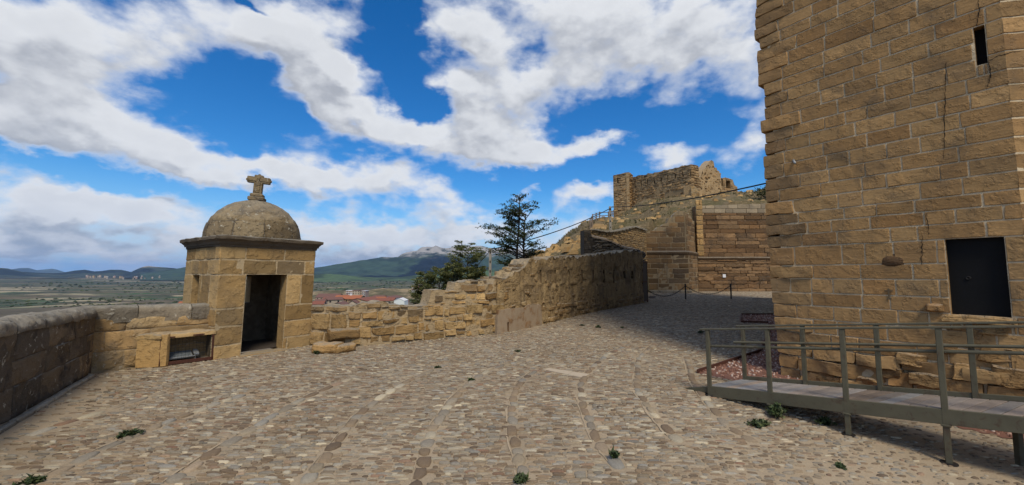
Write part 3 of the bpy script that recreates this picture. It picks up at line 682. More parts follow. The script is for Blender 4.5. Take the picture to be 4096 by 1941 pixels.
mountain('mountain_range', [(560, 1094), (640, 1084), (700, 1076), (750, 1067), (860, 1060), (960, 1068), (1080, 1076), (1180, 1077), (1264, 1071), (1300, 1066), (1347, 1057), (1400, 1050), (1446, 1042), (1490, 1035), (1524, 1029),
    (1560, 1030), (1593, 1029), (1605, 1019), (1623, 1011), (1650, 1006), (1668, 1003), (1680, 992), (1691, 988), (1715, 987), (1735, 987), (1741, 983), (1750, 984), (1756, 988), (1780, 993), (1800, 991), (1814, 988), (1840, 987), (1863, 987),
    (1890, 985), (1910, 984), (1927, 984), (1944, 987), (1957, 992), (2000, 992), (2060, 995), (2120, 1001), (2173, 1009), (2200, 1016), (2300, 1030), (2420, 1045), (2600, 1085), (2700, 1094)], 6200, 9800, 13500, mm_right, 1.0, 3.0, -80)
mm_foot = mountain_mat('foothill fields', (.055, .085, .032), (.020, .034, .018), (.40, .33, .21), 1.3, 1.5, 0.0022, tan=(.42, .34, .21), tan_amt=0.85, forest_and_shade_amt=0.8)
mountain('foothill_range', [(1080, 1104), (1160, 1101), (1230, 1100), (1300, 1095), (1360, 1098), (1420, 1105), (1500, 1111), (1600, 1110), (1680, 1099), (1740, 1087), (1800, 1079), (1900, 1076), (2000, 1080), (2150, 1088), (2300, 1100), (2400, 1106)], 3900, 5600, 6600, mm_foot, 0.8, 41.0, -95, nr=40)
mm_terr = mountain_mat('terraced brown slope', (.20, .150, .085), (.040, .048, .022), (.40, .33, .21), 1.3, 1.5, 0.014, tan=(.36, .27, .16), tan_amt=1.0, forest_and_shade_amt=0.7)
mountain('terraced_hill', [(1200, 1176), (1260, 1166), (1330, 1160), (1400, 1165), (1465, 1162), (1530, 1152), (1600, 1156), (1680, 1153), (1740, 1160), (1830, 1166), (1950, 1180), (2100, 1192)], 560, 900, 1250, mm_terr, 0.5, 57.0, -52, nr=44, steps=2.6)
mountain('near_hill_range', [(-160, 1094), (-60, 1082), (0, 1072), (30, 1074), (62, 1082), (90, 1088), (150, 1091), (215, 1093), (250, 1091), (295, 1083), (338, 1079), (377, 1086), (410, 1084), (443, 1079), (485, 1080), (524, 1088), (563, 1071), (575, 1067), (594, 1065), (625, 1068),
    (660, 1070), (699, 1073), (738, 1080), (800, 1088), (900, 1093)], 8500, 11500, 14500, mm_left, 1.0, 11.0, -66, nr=44)
mountain('blue_range', [(-500, 1088), (-300, 1078), (-100, 1080), (0, 1079), (47, 1078), (78, 1073), (113, 1072), (147, 1081), (180, 1078), (210, 1075), (235, 1081), (264, 1090), (320, 1092), (420, 1089), (520, 1093)], 25000, 29000, 34000, mm_far, 0.6, 23.0, -40, nr=24)

# scrub and tree specks over the valley: nobody could count them
def build_scrub():
    mb = MB()
    ico = np.array([(0, 0, 1), (.9, 0, .25), (.28, .85, .25), (-.73, .53, .25), (-.73, -.53, .25), (.28, -.85, .25), (0, 0, -.3)])
    F = np.array([(0, 1, 2), (0, 2, 3), (0, 3, 4), (0, 4, 5), (0, 5, 1), (6, 2, 1), (6, 3, 2), (6, 4, 3), (6, 5, 4), (6, 1, 5)])
    n = 11000
    az = RNG.uniform(-0.98, 0.42, n); r = np.exp(RNG.uniform(math.log(190), math.log(6500), n))
    cl = fbm(np.stack([np.sin(az) * r / 160, np.cos(az) * r / 160, r * 0], -1), 3)
    keep = cl > 0.10
    for a, q, in zip(az[keep], r[keep]):
        x, y = math.sin(a) * q, math.cos(a) * q
        h = RNG.uniform(0.8, 2.4) * max(1.0, q / 1000.0); k = ico * np.array([h * RNG.uniform(.9, 2.2), h * RNG.uniform(.9, 1.8), h])
        k = k * (1 + 0.5 * (RNG.random((7, 1)) - .5))
        mb.add(k + np.array([x, y, terrain_z(x, y)]), F, (RNG.random(), RNG.random(), 0, 0))
    kind(mb.build('valley_scrub', M['leaf']), 'stuff')
build_scrub()

# ------------------------------------------------------------------ the castle hill
HP = np.array([(*yp(2190, 1015, 40)[:2], 3.9), (*yp(2250, 985, 41)[:2], 4.8), (*yp(2337, 930, 43)[:2], 6.4), (*yp(2300, 955, 42)[:2], 5.6),
 (9.1, 44, 6.9), (11.7, 52, 8.9), (12.6, 55, 9.7), (10.0, 40, 6.2), (16.9, 66, 11.0), (20.5, 65, 12.3), (22.0, 61.5, 13.3), (24.2, 57, 13.0), (26.5, 54.5, 12.6), (31, 60, 13.6),
 (10.1, 37, 6.0), (14.2, 42, 6.8), (16.5, 44.5, 8.2), (19.2, 44.6, 9.0), (21.8, 46, 9.75), (29, 46, 10.3), (36, 46, 10.5), (33, 62, 14.9), (37.9, 60, 14.2), (37, 72, 16.5), (43, 60, 13.5), (50, 60, 13),
 (14, 48, 8.3), (17, 54, 10.0), (20, 50, 10.8), (24, 50, 11.3), (13, 60, 9.2),
 (1.5, 30, 0.5), (4.5, 33, 2.2), (7, 36, 4.4), (-1.5, 26, -2), (-3, 30, -4), (0, 36, -1.0), (-4, 40, -7), (2, 46, 0), (4, 55, -1), (-8, 60, -16), (3, 75, -8), (10, 90, -6), (20, 95, 2), (30, 95, 8), (45, 90, 9),
 (9.5, 31, 3.5), (12, 35, 5.2), (60, 45, 8), (60, 70, 10), (60, 95, 5), (20, 75, 10), (28, 75, 13.5), (14, 75, 4), (-8, 30, -6.5), (-12, 44, -12)])
def hill_z(x, y):
    x = np.asarray(x, float); y = np.asarray(y, float)
    d2 = (x[..., None] - HP[:, 0]) ** 2 + (y[..., None] - HP[:, 1]) ** 2 + 0.6
    w = d2 ** -1.9
    return (w * HP[:, 2]).sum(-1) / w.sum(-1)
def build_hill():
    mb = MB()
    xs = np.linspace(-12, 62, 190); ys = np.linspace(26, 97, 180); X, Y = np.meshgrid(xs, ys, indexing='ij')
    Z = hill_z(X, Y); Z = Z + 0.28 * fbm(np.stack([X * .55, Y * .55, X * 0], -1), 5) + 0.10 * fbm(np.stack([X * 2, Y * 2, X * 0], -1), 3)
    # keep clear of the yard in front of the far walls
    yard = (Y < 44.9) & (X > 6.0 + (Y - 31) * 0.76)
    Z = np.where(yard, np.minimum(Z, -0.6), Z)
    sx = np.minimum(1, np.maximum(0, (62 - X) / 6)); sy = np.minimum(1, np.maximum(0, (97 - Y) / 8))
    Z = np.where((sx < 1) | (sy < 1), Z * np.minimum(sx, sy) - 12 * (1 - np.minimum(sx, sy)), Z)
    mb.grid(np.stack([X, Y, Z], -1), flip=False)
    m, T, bs = new_mat('dry grass bank')
    tc = T.node('ShaderNodeTexCoord'); P = tc.outputs['Object']
    n1 = T.noise(P, 0.35, 6.0, 0.62, .3); n2 = T.noise(P, 5.0, 7.0, 0.68); n3 = T.noise(T.mapping(P, sc=(1, 1, 3)), 1.3, 7.0, 0.65, .5)
    col = T.mix(T.ramp(n2.outputs['Fac'], .35, .65), C4((.125, .092, .046)), C4((.215, .160, .085)))
    col = T.mix(T.ramp(n1.outputs['Fac'], .46, .6, 0, .75), col, T.mix(n2.outputs['Fac'], C4((.080, .074, .030)), C4((.135, .115, .050))))
    col = T.mix(T.ramp(n3.outputs['Fac'], .56, .64, 0, .8), col, T.mix(n2.outputs['Fac'], C4((.20, .14, .075)), C4((.34, .26, .155))))
    col = T.mix(T.ramp(n3.outputs['Fac'], .42, .34, 0, .7), col, C4((.055, .045, .026)))
    T.put(bs.inputs['Base Color'], col)
    b = T.node('ShaderNodeBump'); b.inputs['Strength'].default_value = 0.9; b.inputs['Distance'].default_value = 0.15
    T.put(b.inputs['Height'], T.math('ADD', n2.outputs['Fac'], T.math('MULTIPLY', n3.outputs['Fac'], 1.5))); T.l.new(b.outputs[0], bs.inputs['Normal'])
    kind(mb.build('castle_hill_terrain', m, smooth=True), 'structure')
    # grass tufts and stones on the bank
    gt = MB(); rk = MB()
    for _ in range(5200):
        x, y = RNG.uniform(-2, 40), RNG.uniform(29, 66)
        if y < 45.3 and x > 5.8 + (y - 31) * .76: continue
        z = float(hill_z(np.array(x), np.array(y)))
        if fbm(np.array([[x * .3, y * .3, 2.2]]), 3)[0] < -0.05: continue
        for k in range(3):
            a = RNG.uniform(0, 6.28); h = RNG.uniform(.12, .34); w = RNG.uniform(.05, .12); c, s = math.cos(a), math.sin(a)
            l = RNG.uniform(-.15, .15)
            gt.add([(x - c * w, y - s * w, z - .06), (x + c * w, y + s * w, z - .06), (x + s * l, y - c * l, z + h)], [(0, 1, 2)], (RNG.random(), RNG.random(), 0, 0))
    dm = attr_mat('dry grass blades', [(0, (.12, .10, .045)), (.5, (.20, .16, .085)), (.8, (.09, .095, .035)), (1, (.27, .22, .13))], .9, 0, 3, .7)
    kind(gt.build('dry_grass', dm), 'stuff')
    for _ in range(420):
        if RNG.random() < .55: x, y = RNG.uniform(0, 9), RNG.uniform(30, 44)
        else: x, y = RNG.uniform(10, 38), RNG.uniform(44, 62)
        if y < 45.3 and x > 5.8 + (y - 31) * .76: continue
        z = float(hill_z(np.array(x), np.array(y))); s = RNG.uniform(.10, .34) * (1.7 if x < 9 and RNG.random() < .3 else 1)
        g = 6; a = np.linspace(0, 2 * math.pi, g, endpoint=False)
        ring = np.stack([np.cos(a), np.sin(a), a * 0], 1) * s * RNG.uniform(.7, 1.4, (g, 1)) * np.array([1.3, 1, 1])
        top = ring * .6 + np.array([0, 0, s * .7]); V = np.vstack([ring - [0, 0, s * .4], top]) + [x, y, z]
        rk.add(V, [(i, (i + 1) % g, (i + 1) % g + g, i + g) for i in range(g)] + [tuple(range(g, 2 * g))], (RNG.random(), RNG.random(), 0, 0))
    kind(rk.build('hillside_stones', M['rubble']), 'stuff')
build_hill()

# ------------------------------------------------------------------ the plaza
RD = np.array([0.63, -0.77])                      # the way the ramp and the tower face run
def ground_z(x, y):
    s = np.asarray(x) * RD[0] + np.asarray(y) * RD[1] + 3.4
    f = np.clip((np.asarray(x) - 1.2) / 2.3, 0, 1); f = f * f * (3 - 2 * f)
    return -0.055 * np.clip(s, 0, 6) * f
WALL_PX = [(1187, 1413), (1400, 1390), (1560, 1374), (1700, 1360), (1850, 1347), (1985, 1336), (2150, 1303), (2260, 1275), (2400, 1243), (2500, 1225), (2575, 1212)]
WALL_PTS = [gp(*p)[:2] for p in WALL_PX]
SC0 = np.array([-6.97, 9.38]); SF = np.array([0.575, 0.818]); SF /= np.linalg.norm(SF); SLW = np.array([-SF[1], SF[0]]); SW = 2.32
SF3 = np.array([SF[0], SF[1], 0.0])
TW0 = np.array([5.39, 8.12]); TD = np.array([0.574, -0.819]); TN = np.array([-0.819, -0.574])
PC = np.array([-8.48, 8.18]); PN = np.array([-2.6, -1.3 - .0])
PN = PC + np.array([0.53, -0.848]) * 11.5
PLAZA = [tuple(PN), tuple(PC), tuple(SC0 - SF * .1), tuple(SC0 + SF * SW)] + WALL_PTS[1:] + [(8.6, 29), (8.0, 34), (12, 42), (20, 46), (40, 46), (40, 10), (14, 6), (14, -6), (2, -8)]
def inside(px, py, poly):
    r = np.zeros(np.shape(px), bool); n = len(poly); j = n - 1
    for i in range(n):
        xi, yi = poly[i]; xj, yj = poly[j]
        c = ((yi > py) != (yj > py)) & (px < (xj - xi) * (py - yi) / (yj - yi + 1e-12) + xi); r ^= c; j = i
    return r
RIBS2576 = [
 [(1046,1240),(1060,1180),(1085,1085),(1134,1012),(1180,965),(1232,929),(1320,907),(1399,892)],
 [(1318,1200),(1311,1170),(1290,1096),(1289,1040),(1292,994),(1310,960),(1348,933)],
 [(1560,1180),(1501,1105),(1464,1012),(1459,970),(1482,933),(1528,892),(1600,860)],
 [(1709,1110),(1660,1060),(1626,1017),(1605,985),(1603,957),(1607,901),(1649,864)],
 [(1900,1100),(1823,1058),(1780,1010),(1742,957),(1728,901)],
 [(768,1216),(898,1049),(960,1000),(1023,961),(1116,920)],
 [(426,1215),(533,1142),(629,1082),(754,1008),(828,975),(907,943)],
 [(111,1205),(242,1138),(388,1075),(533,1021),(629,987)],
 [(60,1100),(242,1041),(412,987),(606,934)],
]
K25 = 4096 / 2576
RIBS = [np.array([gp(x * K25, y * K25)[:2] for x, y in r]) for r in RIBS2576]
BED = [gp(2790, 1493)[:2], gp(3043, 1408)[:2], gp(3076, 1330)[:2], gp(3074, 1293)[:2], gp(2965, 1291)[:2], gp(2965, 1260)[:2], gp(3092, 1260)[:2], (14.2, 19.4), (12.5, 15), (6.3, 8.8), (5.5, 8.0), (6.6, 6.35), (7.5, 5.0), (7.2, 4.8), (5.2, 7.2), (4.5, 7.2)]
SLAB = [gp(2172, 1480)[:2], gp(2196, 1475)[:2], gp(2357, 1500)[:2], gp(2332, 1514)[:2]]

def pebbles(mb, x, y, z, lx, ly, h, rot, light, hue, hi, mortar_k=0.0):
    n = len(x)
    if n == 0: return
    g = 8 if hi else 6
    a = np.linspace(0, 2 * math.pi, g, endpoint=False) + (0.0 if hi else 0.5)
    ca, sa = np.cos(a), np.sin(a); p = 0.72
    bx = np.sign(ca) * np.abs(ca) ** p; by = np.sign(sa) * np.abs(sa) ** p
    jit = 1 + 0.42 * (RNG.random((n, g)) - .5)
    cr, sr = np.cos(rot), np.sin(rot)
    def ring(k, zz):
        X = bx[None] * jit * (lx * k)[:, None]; Y = by[None] * jit * (ly * k)[:, None]
        return np.stack([x[:, None] + X * cr[:, None] - Y * sr[:, None], y[:, None] + X * sr[:, None] + Y * cr[:, None], np.broadcast_to((z + zz)[:, None], X.shape)], 2)
    tilt = (RNG.random((n, 2)) - .5) * 0.10
    if hi: R = [ring(1.0, h * 0 - .012), ring(0.93, h * .55), ring(0.62, h * .95)]
    else: R = [ring(1.0, h * 0 - .012), ring(0.80, h * .85)]
    top = np.stack([x, y, z + h], 1)[:, None]
    for r in R[1:]: r[..., 2] += (r[..., 0] - x[:, None]) * tilt[:, :1] + (r[..., 1] - y[:, None]) * tilt[:, 1:]
    V = np.concatenate(R + [top], 1); m = V.shape[1]
    base = (np.arange(n) * m)[:, None]
    i = np.arange(g); j = (i + 1) % g
    q = []
    for k in range(len(R) - 1): q.append(np.stack([k * g + i, k * g + j, (k + 1) * g + j, (k + 1) * g + i], 1))
    Q = (base[:, :, None] + np.concatenate(q)[None]).reshape(-1, 4)
    kk = (len(R) - 1) * g
    t = np.stack([kk + i, kk + j, np.full(g, m - 1)], 1); Tt = (base[:, :, None] + t[None]).reshape(-1, 3)
    c = np.zeros((n, m, 4)); c[..., 0] = light[:, None]; c[..., 1] = hue[:, None]
    o = mb.n
    mb.add(V.reshape(-1, 3), Q, c.reshape(-1, 4))
    mb.f.setdefault(3, []).append(Tt + o)

def seg_dist(x, y, P):
    d = np.full(x.shape, 1e9)
    for a, b in zip(P[:-1], P[1:]):
        v = b - a; t = np.clip(((x - a[0]) * v[0] + (y - a[1]) * v[1]) / (v @ v), 0, 1)
        d = np.minimum(d, np.hypot(x - a[0] - t * v[0], y - a[1] - t * v[1]))
    return d
def build_plaza():
    mb = MB()
    # the mortar bed: one sheet
    xs = np.concatenate([np.arange(-14, 14, .22), np.arange(14, 42, 1.0)]); ys = np.concatenate([np.arange(-9, 20, .22), np.arange(20, 47.1, .6)])
    X, Y = np.meshgrid(xs, ys, indexing='ij')
    big = [(p[0] * 1.0, p[1]) for p in PLAZA]
    cen = (2.0, 12.0)
    Z = ground_z(X, Y) - 0.004 + 0.012 * fbm(np.stack([X * 1.3, Y * 1.3, X * 0], -1), 3)
    ok = inside(X, Y, [(cen[0] + (p[0] - cen[0]) * 1.03, cen[1] + (p[1] - cen[1]) * 1.03) for p in big])
    idx = np.arange(X.size).reshape(X.shape)
    f = ok[:-1, :-1] & ok[1:, :-1] & ok[1:, 1:] & ok[:-1, 1:]
    F = np.stack([idx[:-1, :-1][f], idx[1:, :-1][f], idx[1:, 1:][f], idx[:-1, 1:][f]], 1)
    lt = 0.62 + 0.5 * fbm(np.stack([X * .8, Y * .8, X * 0 + 4], -1), 3)
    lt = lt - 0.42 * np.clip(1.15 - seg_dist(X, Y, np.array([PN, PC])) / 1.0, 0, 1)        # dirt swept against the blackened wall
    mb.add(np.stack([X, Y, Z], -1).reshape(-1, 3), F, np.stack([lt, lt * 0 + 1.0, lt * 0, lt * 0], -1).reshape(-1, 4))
    foot = np.array([PN, PC, SC0, SC0 + SF * SW] + [np.array(p) for p in WALL_PTS[1:]])
    def accept(x, y):
        ok = inside(x, y, PLAZA) & ~inside(x, y, BED) & ~inside(x, y, SLAB)
        ok &= np.abs(x) < 1.42 * np.maximum(y, 0) + 3.0
        tl = (x - TW0[0]) * TN[0] + (y - TW0[1]) * TN[1]
        return ok & ~((tl < 0.05) & (x > 5) & (y < 26) & (y < 9 + (x - 5.4) * .75))
    # ribs of larger stones
    for P in RIBS:
        L = np.concatenate([[0], np.cumsum(np.linalg.norm(np.diff(P, axis=0), axis=1))]); u = 0.0; pos = []; ln = []; an = []
        while u < L[-1]:
            l = RNG.uniform(.16, .34); c = u + l / 2
            px, py = np.interp(c, L, P[:, 0]), np.interp(c, L, P[:, 1]); qx, qy = np.interp(c + .05, L, P[:, 0]), np.interp(c + .05, L, P[:, 1])
            pos.append((px, py)); ln.append(l); an.append(math.atan2(qy - py, qx - px)); u += l + RNG.uniform(.005, .03)
        pos = np.array(pos); ln = np.array(ln); n = len(ln); k = accept(pos[:, 0], pos[:, 1])
        pebbles(mb, pos[k, 0] + RNG.uniform(-.015, .015, n)[k], pos[k, 1], ground_z(pos[k, 0], pos[k, 1]), ln[k] * .5, RNG.uniform(.055, .082, n)[k], RNG.uniform(.014, .024, n)[k], np.array(an)[k] + RNG.uniform(-.08, .08, n)[k], RNG.uniform(.3, .8, n)[k], RNG.random(n)[k] * .97, True)
    for P in RIBS:
        q = np.concatenate([np.linspace(a, b, 9)[:-1] for a, b in zip(P[:-1], P[1:])] + [P[-1:]]); t = np.gradient(q, axis=0); t /= np.linalg.norm(t, axis=1)[:, None]; nn = np.stack([-t[:, 1], t[:, 0]], 1)
        for sd_ in (1,):
            e = .05 * fbm(np.stack([q[:, 0] * 5, q[:, 1] * 5, q[:, 0] * 0 + sd_], -1), 3)[:, None]
            a_, b_ = q + nn * sd_ * (.068 + np.maximum(e, 0) * .2), q + nn * sd_ * (.080 + np.maximum(e, -.012))
            G = np.stack([np.concatenate([a_, (ground_z(a_[:, 0], a_[:, 1]) + .007)[:, None]], 1), np.concatenate([b_, (ground_z(b_[:, 0], b_[:, 1]) + .007)[:, None]], 1)], 1)
            mb.grid(G, (1.0, 1.0, 0, 0), flip=(sd_ > 0))
    # rows of cobbles laid across the way
    rows = []; y = -0.5
    while y < 44.5:
        st = RNG.uniform(.038, .060) * (1 if y < 14 else (1.15 if y < 24 else 1.5)); rows.append((y, st)); y += st
    for (y0, st) in rows:
        w = 1.42 * max(y0, 0) + 3.0; x0 = max(-12, -w); x1 = min(40, w); n = int((x1 - x0) / .06) + 4
        k = (1 if y0 < 14 else (1.2 if y0 < 24 else 1.6))
        ln = RNG.uniform(.05, .165, n) * k; ln = np.where(RNG.random(n) < .12, ln * 1.3, ln); gap = RNG.uniform(-.003, .008, n)
        cx = x0 + np.cumsum(ln + gap) - ln / 2; m = cx < x1; cx, ln = cx[m], ln[m]; n = len(cx)
        yy = y0 + RNG.uniform(-.014, .014, n) + 0.05 * fbm(np.stack([cx * .7, np.full(n, y0 * .25), cx * 0], -1), 2)
        ok = accept(cx, yy)
        loose = np.clip(((cx * RD[0] + yy * RD[1]) + 2.4) / 1.5, 0, 1) * (cx > 0.8)       # sparser towards the ramp
        loose = np.maximum(loose, np.clip((1.0 - seg_dist(cx, yy, foot) / .38), 0, 1) * 0.75)
        dl = np.clip(1.25 - seg_dist(cx, yy, foot[:2]) / .9, 0, 1)
        ok &= (RNG.random(n) > loose * 0.30) & (RNG.random(n) > dl * .85)
        for P in RIBS: ok &= seg_dist(cx, yy, P) > .10
        cx, yy, ln, loose = cx[ok], yy[ok], ln[ok], loose[ok]; n = len(cx)
        if n == 0: continue
        ly = st * .5 * RNG.uniform(.70, 1.14, n) * (1 - .2 * loose); lx = ln * .5 * (1 - .35 * loose)
        z = ground_z(cx, yy) + RNG.uniform(-.006, .003, n)
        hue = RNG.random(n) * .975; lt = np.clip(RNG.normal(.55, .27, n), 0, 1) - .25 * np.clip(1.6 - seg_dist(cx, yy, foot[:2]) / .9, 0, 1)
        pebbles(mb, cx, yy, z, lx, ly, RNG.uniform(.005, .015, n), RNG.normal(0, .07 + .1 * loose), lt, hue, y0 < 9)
    return kind(mb.build('plaza_paving', M['cobble'], smooth=True), 'structure')
plaza = build_plaza()

def build_slabs():
    q = [np.array(gp(*p)) for p in ((2172, 1480), (2196, 1475), (2357, 1500), (2332, 1514))]
    root = thing('paving_slab_strip', tuple(sum(q) / 4), 'pair of smooth tan paving slabs let into the cobbles', 'paving')
    m = plain_mat('smooth tan slab', (.47, .38, .27), .8, var=.12, scale=5, bump=.1)
    for t0, t1 in ((0, .62), (.63, 1)):
        a = q[0] + (q[3] - q[0]) * t0; b = q[0] + (q[3] - q[0]) * t1; c = q[1] + (q[2] - q[1]) * t1; d = q[1] + (q[2] - q[1]) * t0
        mb = MB(); V = np.array([a, b, c, d]); mb.add(np.vstack([V + [0, 0, -.03], V + [0, 0, .016]]), [(4, 5, 6, 7), (0, 1, 5, 4), (1, 2, 6, 5), (2, 3, 7, 6), (3, 0, 4, 7)]); mb.build('slab', m, root)
build_slabs()

# ------------------------------------------------------------------ parapet walls on the left
def build_parapet(name, pts, label, h0, h1, dark, cop_r=0.17):
    W = Path(pts); root = thing(name, (*pts[0], 0), label, 'parapet wall')
    top = lambda u: h0 + (h1 - h0) * min(1, max(0, u / W.L))
    body = MB(); tp = lambda u: top(u) - cop_r
    core(body, W, 0, W.L, tp, z0=-.3, th=.42, m=.012, rough=.01, col=(.3, .5, .3, .5) if dark else (.4, .5, .5, .25))
    cs = courses(0, max(h0, h1) - cop_r, .30, .46)
    lay(body, W, 0, W.L, cs, (.55, 1.15), top=tp, joint=.008, depth=.014, res=.06, jit=.010, bump=.024 if dark else .014, offs=.006, rnd=.04, tintf=(lambda u, v: dict(extra=RNG.uniform(0, .6) if u < W.L - 1.0 else 0.0)) if dark else None)
    body.build('wall', M['parapet' if dark else 'sideparapet'], root, smooth=True, sharp=50)
    cp = MB(); u = 0.0
    while u < W.L - .02:
        L = min(RNG.uniform(.55, .95), W.L - u); n = max(3, int(L / .05)); us = np.linspace(u + .006, u + L - .006, n)
        a = np.linspace(-.28, math.pi + .28, 17)
        rd = .245 if dark else .222
        dd = -.21 + rd * np.sign(np.cos(a)) * np.abs(np.cos(a)) ** (1.0 if dark else .45); zz = cop_r * np.sign(np.sin(a)) * np.abs(np.sin(a)) ** (1.0 if dark else .6)
        U = np.broadcast_to(us[:, None], (n, 17)); Dd = np.broadcast_to(dd[None], (n, 17)); Z = np.array([top(q) for q in us])[:, None] - cop_r + zz[None]
        nz = fbm(np.stack([U * 6, Dd * 6, Z * 6], -1), 4)
        P = W(U, Z + nz * .040, Dd + nz * .045)
        cp.grid(P, (RNG.random(), RNG.random(), 0, RNG.uniform(0, .5) if dark else RNG.uniform(.2, .5)), flip=True)
        u += L
    cp.build('coping', M['coping'], root, smooth=True, sharp=60)
    return root
build_parapet('parapet_wall', [tuple(PN), tuple(PC)], 'blackened parapet wall with rounded coping along the left edge of the plaza', 1.56, 1.33, True)
build_parapet('parapet_wall', [tuple(PC + np.array([-.22, -.16])), tuple(SC0 + SLW * .35 + SF * .15)], 'short golden parapet wall joining the corner to the domed sentry box', 1.33, 1.27, False, cop_r=.24)
def build_kerb():
    root = MB(); P = Path([tuple(PN), tuple(PC)])
    u = 3.0
    while u < P.L - .4:
        L = RNG.uniform(.35, .8); block(root, lambda a, v, d: P(a, .0 + np.asarray(d) * .0 + .05 + d * .6, .10 + (np.asarray(v) - .0)), u, u + L, -.05, .07, joint=.02, depth=.04, back=.1, res=.08, bump=.02, rnd=.2); u += L
    tag(root.build('kerb_stones', M['coping'], None, tuple((*PC, 0)), smooth=True), 'low line of kerb stones along the foot of the blackened parapet', 'kerb')
build_kerb()

# ------------------------------------------------------------------ the sentry box
def build_sentry():
    root = thing('sentry_box', (*(SC0 + SF * SW / 2 + SLW * SW / 2), 0), 'domed square stone sentry box with dark doorway and cross on top', 'sentry box')
    H = 2.66; th = .34
    c0 = SC0; c1 = SC0 + SF * SW; c2 = c1 + SLW * SW; c3 = SC0 + SLW * SW
    wall = MB()
    door = (.60, 1.57, -.2, 1.97); slit = (SW - 1.72, SW - 1.24, 1.22, 1.96)
    fr = Path([c0, c1]); le = Path([c3, c0]); ri = Path([c1, c2]); bk = Path([c2, c3])
    bw = (SW - 1.50, SW - 1.02, 1.15, 1.92)
    lean = lambda W: (lambda u, v, d: (lambda p: p + SF3 * (p[..., 2:3] - 0) * 0.022)(W(u, v, d)))
    tint = lambda u, v: dict(extra=(.75 if (abs(u - 1.48) < .2 and v > 1.95) else 0.0))
    big = [(-.1, .30), (.30, .74), (.74, 1.16), (1.16, 1.97), (1.97, 2.34), (2.34, H)]
    for W, thr, lens in ((fr, [door], (.55, 1.0)), (le, [slit], (.5, .9)), (ri, [], (.6, 1.0)), (bk, [bw], (.6, 1.0))):
        WW = lean(W)
        core(wall, WW, 0.02, W.L - .02, H, z0=-.2, m=.010, th=th, through=thr, rough=.006, reveal=(.4, .5, 0, .15), inner=(.1, .7, 0, .95))  # inner faces coloured dark to stand for the shade inside
        lay(wall, WW, 0, W.L, big, lens, holes=thr, joint=.022, depth=.016, back=.06, res=.06, jit=.007, bump=.009, offs=.003, rnd=.02, tintf=tint if W is fr else None)
    wall.build('wall', M['sentry'], root, smooth=True, sharp=45)
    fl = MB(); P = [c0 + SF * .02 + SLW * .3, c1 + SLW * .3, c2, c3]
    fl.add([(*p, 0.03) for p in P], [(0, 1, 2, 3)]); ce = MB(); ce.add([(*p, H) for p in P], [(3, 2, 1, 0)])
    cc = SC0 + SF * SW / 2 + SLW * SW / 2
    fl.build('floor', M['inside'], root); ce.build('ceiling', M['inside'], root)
    th_ = MB(); block(th_, lambda u, v, d: fr(u, .02 + np.asarray(d), .08 - (np.asarray(v))),   .54, 1.63, -.12, .28, joint=.0, depth=.03, back=.08, res=.1, bump=.01); th_.build('threshold', M['sentry'], root, smooth=True, sharp=50)
    # moulded cornice
    prof = [(0.01, H - .02), (.02, H + .02), (.022, H + .045), (.05, H + .05), (.055, H + .085), (.06, H + .095), (.085, H + .125), (.10, H + .14), (.105, H + .155), (.135, H + .16), (.142, H + .20), (.14, H + .235), (.12, H + .245), (-.10, H + .28), (-.9, H + .30)]
    cm = MB(); n = 40
    side = [(c0, c1), (c1, c2), (c2, c3), (c3, c0)]; lines = []
    for (p, q) in side:
        for t in np.linspace(0, 1, n, endpoint=False):
            lines.append((p, q, t))
    P = []
    for (p, q, t) in lines:
        row = []
        d = (q - p) / SW; nn = np.array([d[1], -d[0]])
        for (o, z) in prof:
            b = p + d * (t * (SW + 2 * o) - o) + nn * o
            k = np.array([b[0] * 3, b[1] * 3, z * 3]); e = float(fbm(k[None] * 1.7, 4)[0]) * (.060 if o > .09 else .022)
            row.append((*(b + nn * e), z + e * .5))
        P.append(row)
    P = np.array(P); P = P + SF3 * P[..., 2:3] * .022
    cm.grid(P, (.5, .5, 0, .3), closed_u=True); cm.build('cornice', M['cornice'], root, smooth=True, sharp=40)
    # dome: a course of large stones, then the plastered cap
    dm = MB(); R = 1.16; zb = H + .27; C = np.array([*(cc + SF * .022 * (zb + .4)), 0.0])
    def dome_pt(a, t, r): return C + np.stack([np.cos(a) * np.cos(t) * r, np.sin(a) * np.cos(t) * r, zb + np.sin(t) * r * 0.96], -1)
    a0 = math.atan2(-SLW[1], -SLW[0]); aa = a0 - math.pi
    cuts = [0.0]
    while cuts[-1] < 2 * math.pi - .35: cuts.append(cuts[-1] + RNG.uniform(.42, .72))
    cuts[-1] = 2 * math.pi
    for p, q in zip(cuts[:-1], cuts[1:]):
        block(dm, lambda u, v, d: dome_pt(aa + np.asarray(u) / R, np.asarray(v) / R, R + np.asarray(d)), p * R, q * R, -.02, .45, joint=.022, depth=.03, back=.06, res=.07, jit=.008, bump=.014, rnd=.02, extra=RNG.uniform(0, .45))
    A = np.linspace(0, 2 * math.pi, 72, endpoint=False); Tt = np.linspace(.36, math.pi / 2 - .02, 26)
    Aa, Tg = np.meshgrid(A, Tt, indexing='ij'); rr = np.full_like(Aa, R - .006)
    P0 = dome_pt(Aa, Tg, rr); e = fbm(P0 * 4.5, 4) * .03 + fbm(P0 * 12, 3) * .012
    e = e - .035 * np.exp(-((Tg - .62) / .02) ** 2) * (fbm(P0 * 2.1, 2) > -.15) - .03 * (Tg < .385)
    dm.grid(dome_pt(Aa, Tg, rr + e), np.stack([.5 + .5 * fbm(P0 * 1.7, 3), .5 + fbm(P0 * 3, 3), 0 * e, np.clip(fbm(P0 * 1.3 + 9, 3), 0, .5)], -1), closed_u=True)
    u2, t2 = np.meshgrid(np.linspace(0, 2 * math.pi, 48, endpoint=False), np.linspace(-.05, .5, 6), indexing='ij')
